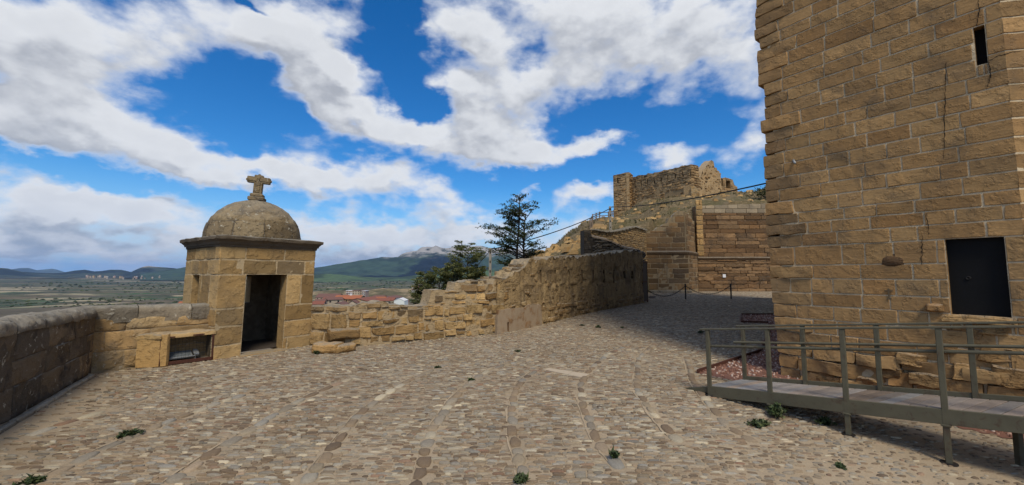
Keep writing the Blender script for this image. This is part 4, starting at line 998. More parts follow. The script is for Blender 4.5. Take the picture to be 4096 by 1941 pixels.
    dm.grid(dome_pt(u2, t2, np.full_like(u2, R - .02)), (.2, .5, .4, .8), closed_u=True)
    dm.build('dome', M['dome'], root, smooth=True, sharp=45)
    # the cross: plinth, shaft and arms, bosses on the three ends, sunk panel line
    zc = zb + R * .96 - .015; Cc = np.array([*(cc + SF * .022 * zc), 0.0])
    cr = MB(); ax = (np.array([SF[0] * .70 + .714 * 0.60, SF[1] * .70 - .3, 0]),)
    X = np.array([.93, .36, 0.0]); X /= np.linalg.norm(X); X = X + np.array([0, 0, -.055]); X /= np.linalg.norm(X)
    Yv = np.cross(np.array([0, 0, 1.0]), X); Yv /= np.linalg.norm(Yv); Zv = np.cross(X, Yv); AX = (X, Yv, Zv)
    def at(x, y, z): return Cc + np.array([0, 0, zc]) + X * x + Yv * y + Zv * z
    S = 1.04
    cr.box(at(0, 0, .055), (.40, .34, .11), ax=AX, bev=.02, col=(.45, .4, 0, .1))
    cr.box(at(0, 0, .155), (.32, .28, .10), ax=AX, bev=.03, col=(.5, .4, 0, .1))
    cr.box(at(0, 0, .46), (.215, .15, .56), ax=AX, bev=.014, col=(.5, .5, 0, .1))
    cr.box(at(0, 0, .60), (.56, .149, .175), ax=AX, bev=.014, col=(.5, .5, 0, .1))
    for (x, z) in ((-.28, .60), (.28, .60), (0, .74)):
        g = np.linspace(0, math.pi, 9); k = .042
        pr = [(k * math.sin(t), -k * math.cos(t)) for t in g]
        A = np.linspace(0, 2 * math.pi, 12, endpoint=False)
        cr.add(np.array([at(x, 0, z) + X * (r * math.cos(a)) + Yv * (r * math.sin(a)) + Zv * zz for a in A for (r, zz) in pr]), [(i * 9 + j, ((i + 1) % 12) * 9 + j, ((i + 1) % 12) * 9 + j + 1, i * 9 + j + 1) for i in range(12) for j in range(8)], (.5, .5, 0, .1))
    fy = -.079
    for (x, z, w, h) in ((0, .44, .10, .40), (-.13, .60, .24, .075), (.13, .60, .24, .075), (0, .66, .10, .10)):
        cr.box(at(x, fy, z), (w, .022, h), ax=AX, bev=.008, col=(.62, .4, 0, 0))
    cs = cr.build('cross', M['dome'], root, smooth=True, sharp=40)
build_sentry()

# ------------------------------------------------------------------ the lamp niche at the sentry's foot
def build_niche():
    A = np.array([-7.56, 8.66]); D = np.array([.62, .785]); D /= np.linalg.norm(D); N = np.array([D[1], -D[0]]); Bk = -N
    root = thing('lamp_niche', (*A, 0), 'low stone lamp housing with rusty barred front beside the sentry box', 'lamp housing')
    L = .96; H = .70
    W = Path([tuple(A), tuple(A + D * L)])
    st = MB()
    block(st, Path([(-7.94, 8.52), tuple(A + np.array([.01, -.02]))]), 0, .55, 0, H + .0, joint=0, depth=.03, back=.10, res=.06, bump=.014, jit=.004)
    sd_ = Path([(-7.97, 8.54), tuple(A + np.array([.06, -.02]))]); block(st, lambda u, v, d: sd_(u, H + .005 + np.asarray(d), .018 - np.asarray(v)), 0, sd_.L, 0, .5, joint=0, depth=.035, back=.11, res=.06, bump=.02, jit=.014, bevel=.03)
    core(st, W, .0, L, H - .08, z0=0, m=.012, th=.5, holes=[(.05, L - .05, .05, H - .12)], hole_depth=.42, reveal=(.0, .8, .0, 1.0))  # inside of the opening coloured dark in place of its shade
    top = lambda u, v, d: W(u, H - .10 + np.asarray(d), .06 - np.asarray(v))
    block(st, lambda u, v, d: W(u, H + np.asarray(d), .03 - np.asarray(v)), -.06, L + .04, 0, .70, joint=0, depth=.035, back=.11, res=.06, bump=.018, jit=.016, bevel=.03)
    st.build('stone_surround', M['sentry'], root, smooth=True, sharp=50)
    fr = MB(); bw = .035
    def bar(u0, v0, u1, v1, w, d=.02):
        c = W((u0 + u1) / 2, (v0 + v1) / 2, .018); ln = math.hypot(u1 - u0, v1 - v0); a = np.array([D[0] * (u1 - u0), D[1] * (u1 - u0), v1 - v0]) / ln
        n = np.array([N[0], N[1], 0]); fr.box(c, (ln, d, w), ax=(a, n, np.cross(a, n)), bev=.004)
    bar(0, .06, L, .04, .075); bar(0, H - .09, L, H - .09, bw); bar(.017, .02, .017, H - .08, bw); bar(L - .017, .02, L - .017, H - .08, bw)
    fr.build('frame', M['rust'], root)
    gr = MB()
    for i in range(1, 15): u = L * i / 15; gr.tube([W(u, .08, .004), W(u, H - .10, .004)], .0022, 5)
    for j in range(1, 9): v = .08 + (H - .18) * j / 9; gr.tube([W(.03, v, .007), W(L - .03, v, .007)], .0022, 5)
    gr.build('wire_mesh', M['iron'], root)
    fl = thing('floodlight', tuple(W(L * .45, .09, -.22)), 'grey metal floodlight lying inside the barred stone niche', 'floodlight')
    bd = MB(); n3 = np.array([N[0], N[1], 0]); d3 = np.array([D[0], D[1], 0])
    up = np.array([0, 0, 1.0]); tl = n3 * .93 + up * -.36; nz = np.cross(d3, tl); nz = -nz if nz[2] < 0 else nz
    c = W(L * .40, .17, -.20); bd.box(c, (.46, .28, .05), ax=(d3, tl, nz), bev=.02)
    bd.box(c + nz * .02 + d3 * .30 , (.10, .22, .07), ax=(d3, tl, nz), bev=.02)
    bd.build('body', M['galv'], fl)
    ln = MB(); ln.box(c + nz * .028, (.38, .21, .008), ax=(d3, tl, nz)); ln.build('lens', plain_mat('dusty lamp glass', (.17, .19, .20), .3, var=.3, scale=9), fl)
    br = MB(); q = c + tl * .15
    br.tube([q - d3 * .24 + up * -.06, q - d3 * .24 + up * .02, q + d3 * .26 + up * .02, q + d3 * .26 + up * -.06], .011, 6); br.build('bracket', M['galv'], fl)
build_niche()

# ------------------------------------------------------------------ the ruined wall from the sentry to the gate
TOP_PX = [(1187, 1222), (1256, 1222), (1330, 1224), (1335, 1221), (1440, 1223), (1452, 1214), (1500, 1208), (1545, 1212), (1560, 1223), (1640, 1223), (1718, 1223), (1721, 1168), (1760, 1166), (1818, 1162), (1822, 1128), (1880, 1126), (1888, 1120), (1934, 1122), (1939, 1134), (1976, 1134), (1979, 1116), (2047, 1119), (2052, 1086), (2075, 1090), (2092, 1070), (2122, 1044), (2178, 1037), (2228, 1033), (2336, 1030), (2391, 1020), (2450, 1012), (2506, 1004), (2550, 1004), (2566, 1012)]
def build_ruin_wall():
    W = Path([tuple(SC0 + SF * (SW - .05) - SLW * .02)] + WALL_PTS[1:], 2)
    root = thing('ruined_wall', (*WALL_PTS[2], 0), 'long ruined rubble wall stepping up from the sentry box to the gate', 'ruined wall')
    # height of the top along the wall, from the photograph's outline
    us = np.linspace(0, W.L, 900); P = W(us, 0, 0); pxs = PX_CX + PX_F * P[:, 0] / (P[:, 1] * math.cos(PITCH) + (1.2 - EYE) * math.sin(PITCH))
    for it in range(2):
        ys = np.interp(pxs, [p[0] for p in TOP_PX], [p[1] for p in TOP_PX]); tz = np.array([zat(a, b) for a, b in zip(ys, P[:, 1])])
        pxs = PX_CX + PX_F * P[:, 0] / (P[:, 1] * math.cos(PITCH) + (tz - EYE) * math.sin(PITCH))
    top = lambda u: float(np.interp(u, us, tz))
    def at_px(px, py):
        i = int(np.argmin(np.abs(pxs - px))); return us[i], zat(py, P[i, 1])
    slits = []
    for x, w in ((2162, 4), (2221, 4.5), (2274, 4), (2328, 4), (2372, 3.5), (2414, 3), (2454, 3)):
        u, z1 = at_px(x, 1080); _, z0 = at_px(x, 1131); hw = .085; slits.append((u - hw, u + hw, z0, z1))
    for x in (2496, 2526):
        u, z1 = at_px(x, 1085); _, z0 = at_px(x, 1114); slits.append((u - .17, u + .17, z0, z1))
    u_split = at_px(1985, 1300)[0]
    a = MB(); vd = []
    core(a, W, 0, u_split + .3, top, z0=-.2, du=.05, dv=.2, m=.034, th=.75, rough=.03, toprough=.05, col=(.45, .5, 1.0, 0.0))
    # lower, coursed part: dressed blocks near the sentry, rougher and smaller further on
    lowc = [(0, .24), (.24, .53), (.53, .70), (.70, .98), (.98, 1.14), (1.14, 1.36), (1.36, 1.66), (1.66, 1.84), (1.84, 2.3)]
    def lt(u, v): return dict(extra=(RNG.uniform(.25, .75) if v > top(u) - .30 else RNG.uniform(0, .12)))
    lay(a, W, 0, 1.15, [(0, .42), (.42, .92), (.92, 1.34)], (.5, .85), top=top, joint=.035, depth=.05, back=.3, res=.08, jit=.014, bump=.02, offs=.02, rnd=.10, tintf=lt, bevel=.03)
    for lc in lowc:
      lay(a, W, 1.15, u_split + RNG.uniform(-.2, .9), [lc], (.18, .72), top=top, joint=.022, depth=.05, back=.35, res=.06, jit=.026, bump=.034, offs=.035, rnd=.09, vjit=.10, miss=.03, tintf=lt, bevel=.022)
    a.build('coursed_rubble', M['ruin'], root, smooth=True, sharp=50)
    b = MB()
    core(b, W, u_split, W.L, top, z0=-.2, du=.16, dv=.16, m=.0, th=.8, holes=slits, hole_depth=.5, rough=.05, toprough=.11, col=(.45, .5, .55, 0.0), reveal=(.2, .5, 0, .5), void=vd)
    # stones showing through the render, and the footing stones
    for _ in range(520):
        u = RNG.uniform(u_split, W.L - .1); tu = top(u); v = RNG.uniform(.1, tu) if RNG.random() < .55 else RNG.uniform(0.0, .8)
        if any(h[0] - .2 < u < h[1] + .2 and h[2] - .15 < v < h[3] + .15 for h in slits): continue
        w, h = RNG.uniform(.12, .42), RNG.uniform(.09, .2)
        block(b, W, u, u + w, v, min(v + h, tu), joint=.0, depth=.07, back=.15, res=.08, jit=.02, bump=.03, off=RNG.uniform(-.03, .025), rnd=.35, bevel=.04, extra=RNG.uniform(0, .5))
    lay(b, W, u_split + 2.0, W.L, [(0, .24), (.24, .46), (.46, .70)], (.3, .9), joint=.03, depth=.06, back=.2, res=.09, jit=.02, bump=.03, offs=.04, rnd=.2, vjit=.08, miss=.12, off=.03, bevel=.03)
    # ragged loose stones along the broken top
    for _ in range(330):
        u = RNG.uniform(u_split - .6, W.L - .1); tu = top(u); w, h = RNG.uniform(.12, .45), RNG.uniform(.07, .26); d = RNG.uniform(-.7, .0)
        block(b, lambda x, v, q, d=d: W(x, v, np.asarray(q) + d), u, u + w, tu - .16, tu - .16 + h, joint=0, depth=.07, back=.28, res=.09, jit=.03, bump=.04, rnd=.3, bevel=.04, extra=RNG.uniform(.2, .9))
    b.build('rendered_wall', M['gatewall'], root, smooth=True, sharp=50)
    [q.build('loophole', M['void'], root) for q in vd]
    # cement patch at the foot, with its drain hole
    u0 = at_px(1984, 1290)[0]; u1 = at_px(2160, 1290)[0]; dr = at_px(2025, 1320)[0]
    c = MB(); vb = []; Wc = lambda u, v, d: W(u, v, .085 + np.asarray(d))
    ct = lambda u: float(np.interp(u, [u0, u0 + (u1 - u0) * .55, u0 + (u1 - u0) * .58, u1 - .12, u1], [.78, .76, .84, .82, .35]))
    core(c, Wc, u0, u1, ct, z0=-.1, du=.1, dv=.1, m=0, th=.2, holes=[(dr - .05, dr + .05, -.1, .33)], hole_depth=.18, rough=.006, toprough=.02, col=(.5, .5, 0, 0), reveal=(.2, .5, 0, .7), void=vb)
    pc = c.build('cement_patch', M['concrete'], root, smooth=True, sharp=40); [q.build('drain_hole', M['void'], pc) for q in vb]
    return W, top
RW, RTOP = build_ruin_wall()

def loose_stone(p0, p1, depth, z1, label, seed, off=.0):
    """a squared stone lying against the wall's foot between two photo pixels of its lower edge"""
    W = Path([gp(*p0)[:2], gp(*p1)[:2]])
    mb = MB(); n = np.array([*W.vn[0], 0])
    Wf = lambda u, v, d: W(u, v, np.asarray(d))
    block(mb, Wf, 0, W.L, off, z1, joint=0, depth=.05, back=depth, res=.06, jit=.018, bump=.03, rnd=.10, bevel=.05, extra=.12)
    o = mb.build('stone_block', M['ruin'], None, (*gp(*p0)[:2], off), smooth=True, sharp=60)
    tag(o, label, 'stone block', 'loose stone blocks by the sentry box')
loose_stone((1240, 1415), (1345, 1417), .35, .24, 'pale squared stone block lying lowest, nearest the sentry doorway', 1)
loose_stone((1348, 1417), (1428, 1406), .3, .20, 'rounded stone block on the cobbles next to the lowest block', 2)
loose_stone((1318, 1398), (1445, 1385), .42, .50, 'grey topped stone block stacked above the two blocks by the wall foot', 3, off=.22)

# ------------------------------------------------------------------ the gate and the walls beyond it
def build_gate():
    p0 = np.array(gp(2572, 1212)[:2]); p1 = np.array(gp(2590, 1208)[:2]); d = p1 - p0; L = np.linalg.norm(d); d /= L; n = np.array([d[1], -d[0]])
    H = zat(1044, p0[1]); root = thing('metal_gate', (*p0, 0), 'dark rusty metal gate leaf standing open at the end of the ruined wall', 'gate')
    c = (p0 + p1) / 2; a3 = ((d[0], d[1], 0), (n[0], n[1], 0), (0, 0, 1))
    b = MB(); b.box((*c, H / 2 + .05), (L, .05, H - .1), ax=a3); b.build('leaf', M['iron'], root)
    f = MB()
    for q in (p0, p1): f.box((*q, H / 2), (.07, .09, H), ax=a3, bev=.01)
    for z in (.15, H * .5, H - .08): f.box((*(c + n * .04), z), (L, .05, .08), ax=a3)
    f.build('frame', M['rust'], root)
build_gate()

def build_second_tier():
    """dark rubble wall with a pale sloping coping behind the gate wall, ending at a pillar"""
    A = yp(2337, 1000, 27.4); B = yp(2566, 1000, 28.6)
    W = Path([A[:2], B[:2]]); root = thing('sloping_rubble_wall', (*A[:2], 0), 'dark loose rubble wall with pale sloping coping and a pillar at its left end', 'rubble wall')
    pts = [(2337, 921), (2364, 921), (2366, 943), (2437, 960), (2494, 988), (2546, 999), (2575, 1010)]
    us = [W.hit(*p) for p in pts]; top = lambda u: float(np.interp(u, [q[0] for q in us], [q[1] for q in us]))
    u1 = us[1][0]
    b = MB(); core(b, W, u1, W.L + .1, lambda u: top(max(u, us[2][0])) - .05, z0=-.3, du=.2, dv=.2, m=.05, th=.7, rough=.05, col=(.35, .5, 1.0, .2))
    for _ in range(330):
        u = RNG.uniform(u1, W.L); v = RNG.uniform(2.6, top(u)); w, h = RNG.uniform(.16, .5), RNG.uniform(.08, .17)
        block(b, W, u, u + w, v - h, v, joint=0, depth=.08, back=.2, res=.09, jit=.03, bump=.04, off=RNG.uniform(-.03, .05), rnd=.3, bevel=.04, extra=RNG.uniform(0, .5))
    b.build('rubble_face', M['darkrubble'], root, smooth=True, sharp=50)
    p = MB(); core(p, W, 0, u1, us[0][1], z0=-.3, m=.03, th=.6, rough=.02, col=(.4, .5, 1, .2))
    lay(p, W, 0, u1, courses(0, us[0][1], .16, .34), (.3, .5), joint=.03, depth=.04, back=.1, res=.1, jit=.012, bump=.025, offs=.03, rnd=.12, tintf=lambda u, v: dict(extra=.5 if v > 3.4 else .15))
    p.build('pillar', M['darkrubble'], root, smooth=True, sharp=50)
    c = MB(); k = np.linspace(us[2][0], W.L + .05, 40); tz = np.array([top(q) for q in k]); P = []
    for q, z in zip(k, tz):
        e = .03 * float(fbm(np.array([[q * 3, 0, 1.]]), 3)[0])
        P.append([W(q, z - .10, .04 + e), W(q, z + .02 + e, .02 + e), W(q, z + .16 + e, -.45), W(q, z + .10, -.85), W(q, z - .1, -.85)])
    c.grid(np.array(P), (.75, .4, .9, 0)); c.build('coping', M['concrete'], root, smooth=True, sharp=50)
build_second_tier()

def build_rubble_wall():
    A = yp(2360, 1000, 30.5); B = yp(2588, 1000, 41.2)
    W = Path([A[:2], B[:2]]); root = thing('yellow_rubble_wall', (*A[:2], 0), 'yellow rubble retaining wall with stepped coping stones below the grass bank', 'retaining wall')
    pts = [(2360, 918), (2428, 929), (2480, 924), (2537, 908), (2560, 914), (2590, 925)]
    us = [W.hit(*p) for p in pts]; top = lambda u: float(np.interp(u, [q[0] for q in us], [q[1] for q in us]))
    b = MB(); core(b, W, 0, W.L, top, z0=-.3, du=.25, dv=.25, m=.04, th=.6, rough=.03, col=(.4, .6, 1, 0))
    lay(b, W, 0, W.L, courses(0.2, 8, .13, .24), (.2, .5), top=top, joint=.035, depth=.05, back=.1, res=.16, jit=.02, bump=.03, offs=.03, rnd=.28, vjit=.05, bevel=.03)
    b.build('wall', M['rubble'], root, smooth=True, sharp=50)
    c = MB(); u = 0.3
    while u < W.L - .5:
        L = RNG.uniform(.6, 1.0); z = top(u + L / 2)
        block(c, lambda a, v, d, z=z: W(a, z + np.asarray(d) + .06 + (np.asarray(a) - u) * .06, .14 - np.asarray(v)), u, u + L, 0, .7, joint=.02, depth=.04, back=.12, res=.2, jit=.03, bump=.03, bevel=.04, tint=(.8, .2, 0, 0)); u += L
    c.build('coping', M['coping'], root, smooth=True, sharp=50)
build_rubble_wall()

FA = np.array(yp(2795, 1165, 44.3)[:2])
def build_buttress():
    Y = 41.3
    A = yp(2583, 1100, Y + .3); B = yp(2757, 1100, Y); C = FA
    root = thing('buttress_tower', (*B[:2], 0), 'dark brown ashlar buttress with a moulded string course beside the yard wall', 'buttress')
    zs = zat(1008, Y)
    def ptop(W, pts): us = [W.hit(*p) for p in pts]; return lambda u: float(np.interp(u, [q[0] for q in us], [q[1] for q in us]))
    m = MB()
    for k, (p, q, tp) in enumerate(((A, B, [(2583, 930), (2598, 925), (2625, 915), (2655, 898), (2672, 893), (2676, 872), (2692, 866), (2700, 850), (2741, 842), (2757, 852)]), (B, (*C, 0), [(2757, 850), (2768, 862), (2781, 885), (2795, 905)]))):
        W = Path([p[:2], q[:2]]); top = ptop(W, tp)
        up = lambda u, v, d, W=W: W(u, v, np.asarray(d) - .17)
        core(m, up, 0, W.L, top, z0=zs, du=.2, dv=.3, m=.02, th=.9, rough=.01, toprough=.12, col=(.5, .4, .8, .1))
        ex = lambda u, v: dict(extra=(.7 if (k == 0 and abs(u - 3.0 - .12 * v) < .55 and RNG.random() < .8) else (RNG.uniform(0, .5) if v > 5.5 else RNG.uniform(0, .25))))
        lay(m, up, 0, W.L, courses(zs, 9.6, .42, .72), (.7, 1.9), top=top, joint=.03, depth=.035, back=.3, res=.25, jit=.012, bump=.015, offs=.015, rnd=.02, tintf=ex, bevel=.025)
        core(m, W, 0, W.L, zs, z0=-.2, du=.4, dv=.4, m=.02, th=.9, col=(.5, .4, .8, .1))
        lay(m, W, 0, W.L, courses(.3, zs - .1, .42, .66), (.7, 1.9), joint=.03, depth=.035, back=.1, res=.25, jit=.012, bump=.018, offs=.02, rnd=.03, tintf=ex, bevel=.03)
    m.build('ashlar', M['buttress'], root, smooth=True, sharp=45)
    s = MB(); W = Path([A[:2], B[:2], tuple(C)]); P = []
    for u in np.concatenate([np.linspace(0, W.c[1], 30), np.linspace(W.c[1], W.L, 24)]):
        e = .03 * float(fbm(np.array([[u * 2, 0, 7.]]), 3)[0]); P.append([W(u, zs - .30, .0), W(u, zs - .18, .10 + e), W(u, zs - .02 + e, .13 + e), W(u, zs + .10, -.05), W(u, zs + .16, -.2)])
    s.grid(np.array(P), (.4, .5, 0, .55)); s.build('string_course', M['buttress'], root, smooth=True, sharp=40)
    pl = MB(); lay(pl, lambda u, v, d: W(u, v, np.asarray(d) + .22), .4, W.c[1] + .2, [(-.1, .24)], (.9, 1.6), joint=.02, depth=.04, back=.4, res=.2, bump=.02, bevel=.03); pl.build('plinth', M['coping'], root, smooth=True, sharp=50)
build_buttress()

def build_yard_wall():
    A = FA; B = np.array([38.0, 44.3]); W = Path([tuple(A), tuple(B)]); root = thing('yard_wall', (*A, 0), 'long reddish eroded sandstone wall with string course behind the chain barrier', 'sandstone wall')
    zt = zat(817, 44.3); z2 = zat(884, 44.3); z1 = zat(1031, 44.3)
    top = lambda u: zt - .25 + .035 * u if u < 30 else zt
    m = MB(); core(m, W, 0, W.L, top, z0=-.2, du=.5, dv=.5, m=.12, th=1.0, rough=.03, col=(.4, .8, .3, .15))
    def er(u, v):
        low = v < z1 - .5; r = RNG.random()
        return dict(off=(-.075 * RNG.random() if r < (.30 if low else .10) else 0) , bump=.035 + .05 * RNG.random() * (1 if low or RNG.random() < .3 else .3), extra=RNG.uniform(0, .28))
    lay(m, W, 0, W.L, courses(0, z1 - .22, .26, .50), (.8, 2.4), joint=.016, depth=.12, back=.3, res=.16, jit=.022, offs=.04, rnd=.06, tintf=er, bevel=.02)
    lay(m, W, 0, W.L, courses(z1 + .08, z2, .32, .60), (1.0, 2.8), joint=.012, depth=.07, back=.2, res=.18, jit=.016, offs=.02, rnd=.03, tintf=er, bevel=.02)
    lay(m, W, 0, W.L, [(z2, z2 + .16)], (.8, 1.6), joint=.02, depth=.05, back=.2, res=.25, jit=.01, offs=.02, tintf=lambda u, v: dict(extra=.5))
    lay(m, W, 0, W.L, courses(z2 + .16, zt - 1.0, .4, .55), (1.0, 2.0), joint=.03, depth=.04, back=.2, res=.25, jit=.008, offs=.01, bevel=.02)
    m.build('eroded_ashlar', M['far'], root, smooth=True, sharp=45)
    p = MB(); lay(p, W, 0, W.L, [(zt - 1.0, zt - .5), (zt - .5, zt + 1.2)], (.7, 1.6), top=lambda u: top(u) + .06, joint=.02, depth=.03, back=.9, res=.2, jit=.01, bump=.012, offs=.012, tintf=lambda u, v: dict(extra=RNG.uniform(.1, .6) if RNG.random() < .5 else 0.0, tint=(RNG.uniform(.4, .9), RNG.uniform(0, .4), 0, 0)))
    p.build('pale_top_courses', M['pale'], root, smooth=True, sharp=45)
    s = MB(); P = []
    for u in np.linspace(0, W.L, 80):
        e = .05 * float(fbm(np.array([[u * 1.5, 0, 3.]]), 4)[0]); P.append([W(u, z1 - .30, -.05), W(u, z1 - .22, .05 + e), W(u, z1 - .02 + e, .13 + e), W(u, z1 + .09, .0), W(u, z1 + .12, -.1)])
    s.grid(np.array(P), (.4, .5, 0, .6)); s.build('string_course', M['buttress'], root, smooth=True, sharp=40)
    # corner strip of dressed quoins against the buttress
    q = MB(); lay(q, lambda u, v, d: W(u, v, np.asarray(d) + .05), 0, .75, courses(z1 + .2, zt + .5, .4, .7), (.6, .8), joint=.03, depth=.04, back=.2, res=.2, jit=.015, bump=.02, bevel=.03); q.build('quoins', M['ruin'], root, smooth=True, sharp=50)
    u, v = W.hit(2896, 1104); g = MB(); c = W(u, v, .06); g.box(c, (.34, .03, .36), bev=.01); tag(g.build('notice_plate', M['white'], None, tuple(c)), 'small white notice plate fixed low on the eroded yard wall', 'notice')
build_yard_wall()

def build_keep():
    L0 = yp(2454, 800, 66.0); L1 = yp(2519, 800, 64.6); M0 = yp(2524, 800, 65.6); M1 = yp(2768, 800, 56.0); R1 = yp(2885, 750, 62.0); 
    root = thing('castle_keep', (*M1[:2], 10), 'ruined castle keep with broken right end standing on the grassy hilltop', 'castle ruin')
    def mk(p, q): return Path([p[:2], q[:2]])
    def prof(W, pts): us = [W.hit(*p) for p in pts]; return lambda u: float(np.interp(u, [k[0] for k in us], [k[1] for k in us]))
    ex = lambda top: (lambda u, v: dict(extra=(RNG.uniform(.25, .8) if v > top(u) - 1.5 else RNG.uniform(0, .3))))
    kw = dict(joint=.05, depth=.07, back=.2, res=.3, jit=.03, bump=.05, offs=.05, rnd=.18, vjit=.07, bevel=.05)
    Wt = mk(L0, L1); tt = prof(Wt, [(2454, 701), (2470, 697), (2516, 689), (2520, 690)])
    t = MB(); vd = []; sl = []
    for x in (2470, 2504):
        u, z = Wt.hit(x, 722); sl.append((u - .09, u + .09, z - .45, z + .45))
    core(t, Wt, 0, Wt.L, tt, z0=6, du=.5, dv=.5, m=.05, th=2.2, rough=.05, toprough=.1, holes=sl, hole_depth=.8, col=(.5, .5, .8, .05), void=vd, reveal=(.1, .5, 0, .6))
    lay(t, Wt, 0, Wt.L, courses(8, 20, .28, .5), (.4, .9), top=tt, holes=sl, tintf=ex(tt), **kw)
    def cap(mb, W, th, tp): n = W.vn[-1]; q = W.P[-1] + W.t1 * .10; E = Path([tuple(q), tuple(q - n * th)]); lay(mb, E, 0, E.L, courses(8, 21, .26, .48), (.4, .9), top=lambda u: tp(W.L), **kw)
    cap(t, Wt, 2.2, tt)
    Ws = mk(L1, tuple(np.array(L1) + (np.array(M0) - np.array(L1)) * 1.0)); ts = lambda u: tt(Wt.L) - .1
    core(t, Ws, 0, Ws.L, ts, z0=8, m=.03, th=.5, rough=.05, col=(.6, .4, .8, 0)); lay(t, Ws, 0, Ws.L, courses(8, 20, .28, .5), (.4, .9), top=ts, **kw)
    t.build('turret', M['keep'], root, smooth=True, sharp=50)
    W = mk(M0, M1); top = prof(W, [(2524, 708), (2560, 703), (2590, 697), (2640, 686), (2700, 672), (2760, 658)])
    sl = []
    for x, y in ((2539, 741), (2564, 735), (2589, 729), (2616, 724), (2643, 717), (2671, 711), (2700, 705), (2731, 698), (2762, 691)):
        u, z = W.hit(x, y); sl.append((u - .085, u + .085, z - .42, z + .42))
    b = MB(); core(b, W, 0, W.L, top, z0=8, du=.5, dv=.5, m=.05, th=1.8, rough=.06, toprough=.15, holes=sl, hole_depth=.8, col=(.5, .5, .8, .05), void=vd, reveal=(.1, .5, 0, .6))
    band = lambda u, v: dict(extra=(RNG.uniform(.25, .8) if v > top(u) - 2.2 else RNG.uniform(0, .25)), off=(-.35 if (abs(u - W.L * .72) < 1.6 and abs(v - 13.9 - (u - W.L * .7) * .1) < .35) else 0.0))
    lay(b, W, 0, W.L, courses(9, 20, .24, .46), (.4, 1.0), top=top, holes=sl, tintf=band, **kw)
    cap(b, W, 1.8, top)
    b.build('curtain_wall', M['keep'], root, smooth=True, sharp=50)
    # the broken end: thick core of the wall seen in section, and the side wall stepping down
    We = mk(M1, R1); te = prof(We, [(2768, 738), (2780, 730), (2797, 715), (2805, 697), (2815, 680), (2825, 668), (2838, 646), (2853, 645), (2858, 672), (2868, 678), (2874, 688), (2882, 693), (2885, 700)])
    e = MB(); core(e, We, 0, We.L, te, z0=7, du=.25, dv=.4, m=.0, th=1.2, rough=.14, toprough=.2, col=(.75, .25, .5, 0))
    for _ in range(330):
        u = RNG.uniform(0, We.L - .3); v = RNG.uniform(9.5, te(u)); w, h = RNG.uniform(.25, .8), RNG.uniform(.15, .4)
        block(e, We, u, u + w, v - h, v, joint=0, depth=.12, back=.2, res=.3, jit=.06, bump=.06, off=RNG.uniform(-.02, .12), rnd=.3, bevel=.06, tint=(RNG.uniform(.4, 1), RNG.uniform(0, .6), 0, 0))
    e.build('broken_end', M['keep'], root, smooth=True, sharp=50)
    # top of the curtain wall between the face and the broken end
    q = MB(); k = np.linspace(0, W.L, 20); P = np.array([[W(u, top(u) - .05, -.3), W(u, top(u) + .05, -1.0), W(u, top(u) - .1, -1.8)] for u in k]); q.grid(P, (.9, .3, 1, 0)); q.build('wall_walk', M['coping'], root, smooth=True)
    [q.build('loophole', M['void'], root) for q in vd]
    # corner pier below the break
    pr = MB(); A = yp(2766, 800, 55.6); B = yp(2800, 800, 55.2); Wp = mk(A, B); tp = prof(Wp, [(2766, 745), (2775, 742), (2790, 750), (2800, 768)])
    core(pr, Wp, 0, Wp.L, tp, z0=7, du=.3, dv=.4, m=.03, th=1.2, rough=.04, toprough=.2, col=(.5, .4, .8, 0)); lay(pr, Wp, 0, Wp.L, courses(8, 20, .4, .6), (.5, 1.0), top=tp, joint=.04, depth=.05, back=.2, res=.3, jit=.02, bump=.03, bevel=.03); pr.build('corner_pier', M['ruin'], root, smooth=True, sharp=50)
build_keep()
def build_arch_ruin():
    A = yp(2884, 740, 72); B = yp(2950, 740, 74); W = Path([A[:2], B[:2]]); root = thing('arched_ruin', (*A[:2], 14), 'small stepped ruin with an arched opening behind the keep', 'castle ruin')
    us = [W.hit(*p) for p in [(2884, 712), (2905, 711), (2922, 716), (2935, 720), (2937, 742), (2945, 743), (2950, 748)]]; top = lambda u: float(np.interp(u, [q[0] for q in us], [q[1] for q in us]))
    h = []; 
    for x0, x1, y0, y1 in ((2885, 2892, 716, 745), (2905, 2922, 724, 752)): a = W.hit(x0, y1); b_ = W.hit(x1, y0); h.append((a[0], b_[0], a[1], b_[1]))
    m = MB(); vd = []; core(m, W, 0, W.L, top, z0=10, du=.4, dv=.4, m=.04, th=1.5, rough=.05, toprough=.1, holes=h, hole_depth=1.0, col=(.5, .4, .8, .1), void=vd); lay(m, W, 0, W.L, courses(12, 20, .3, .5), (.4, .9), top=top, holes=h, joint=.05, depth=.06, back=.2, res=.3, jit=.03, bump=.04, bevel=.04)
    m.build('wall', M['keep'], root, smooth=True, sharp=50); [q.build('opening', M['void'], root) for q in vd]
build_arch_ruin()

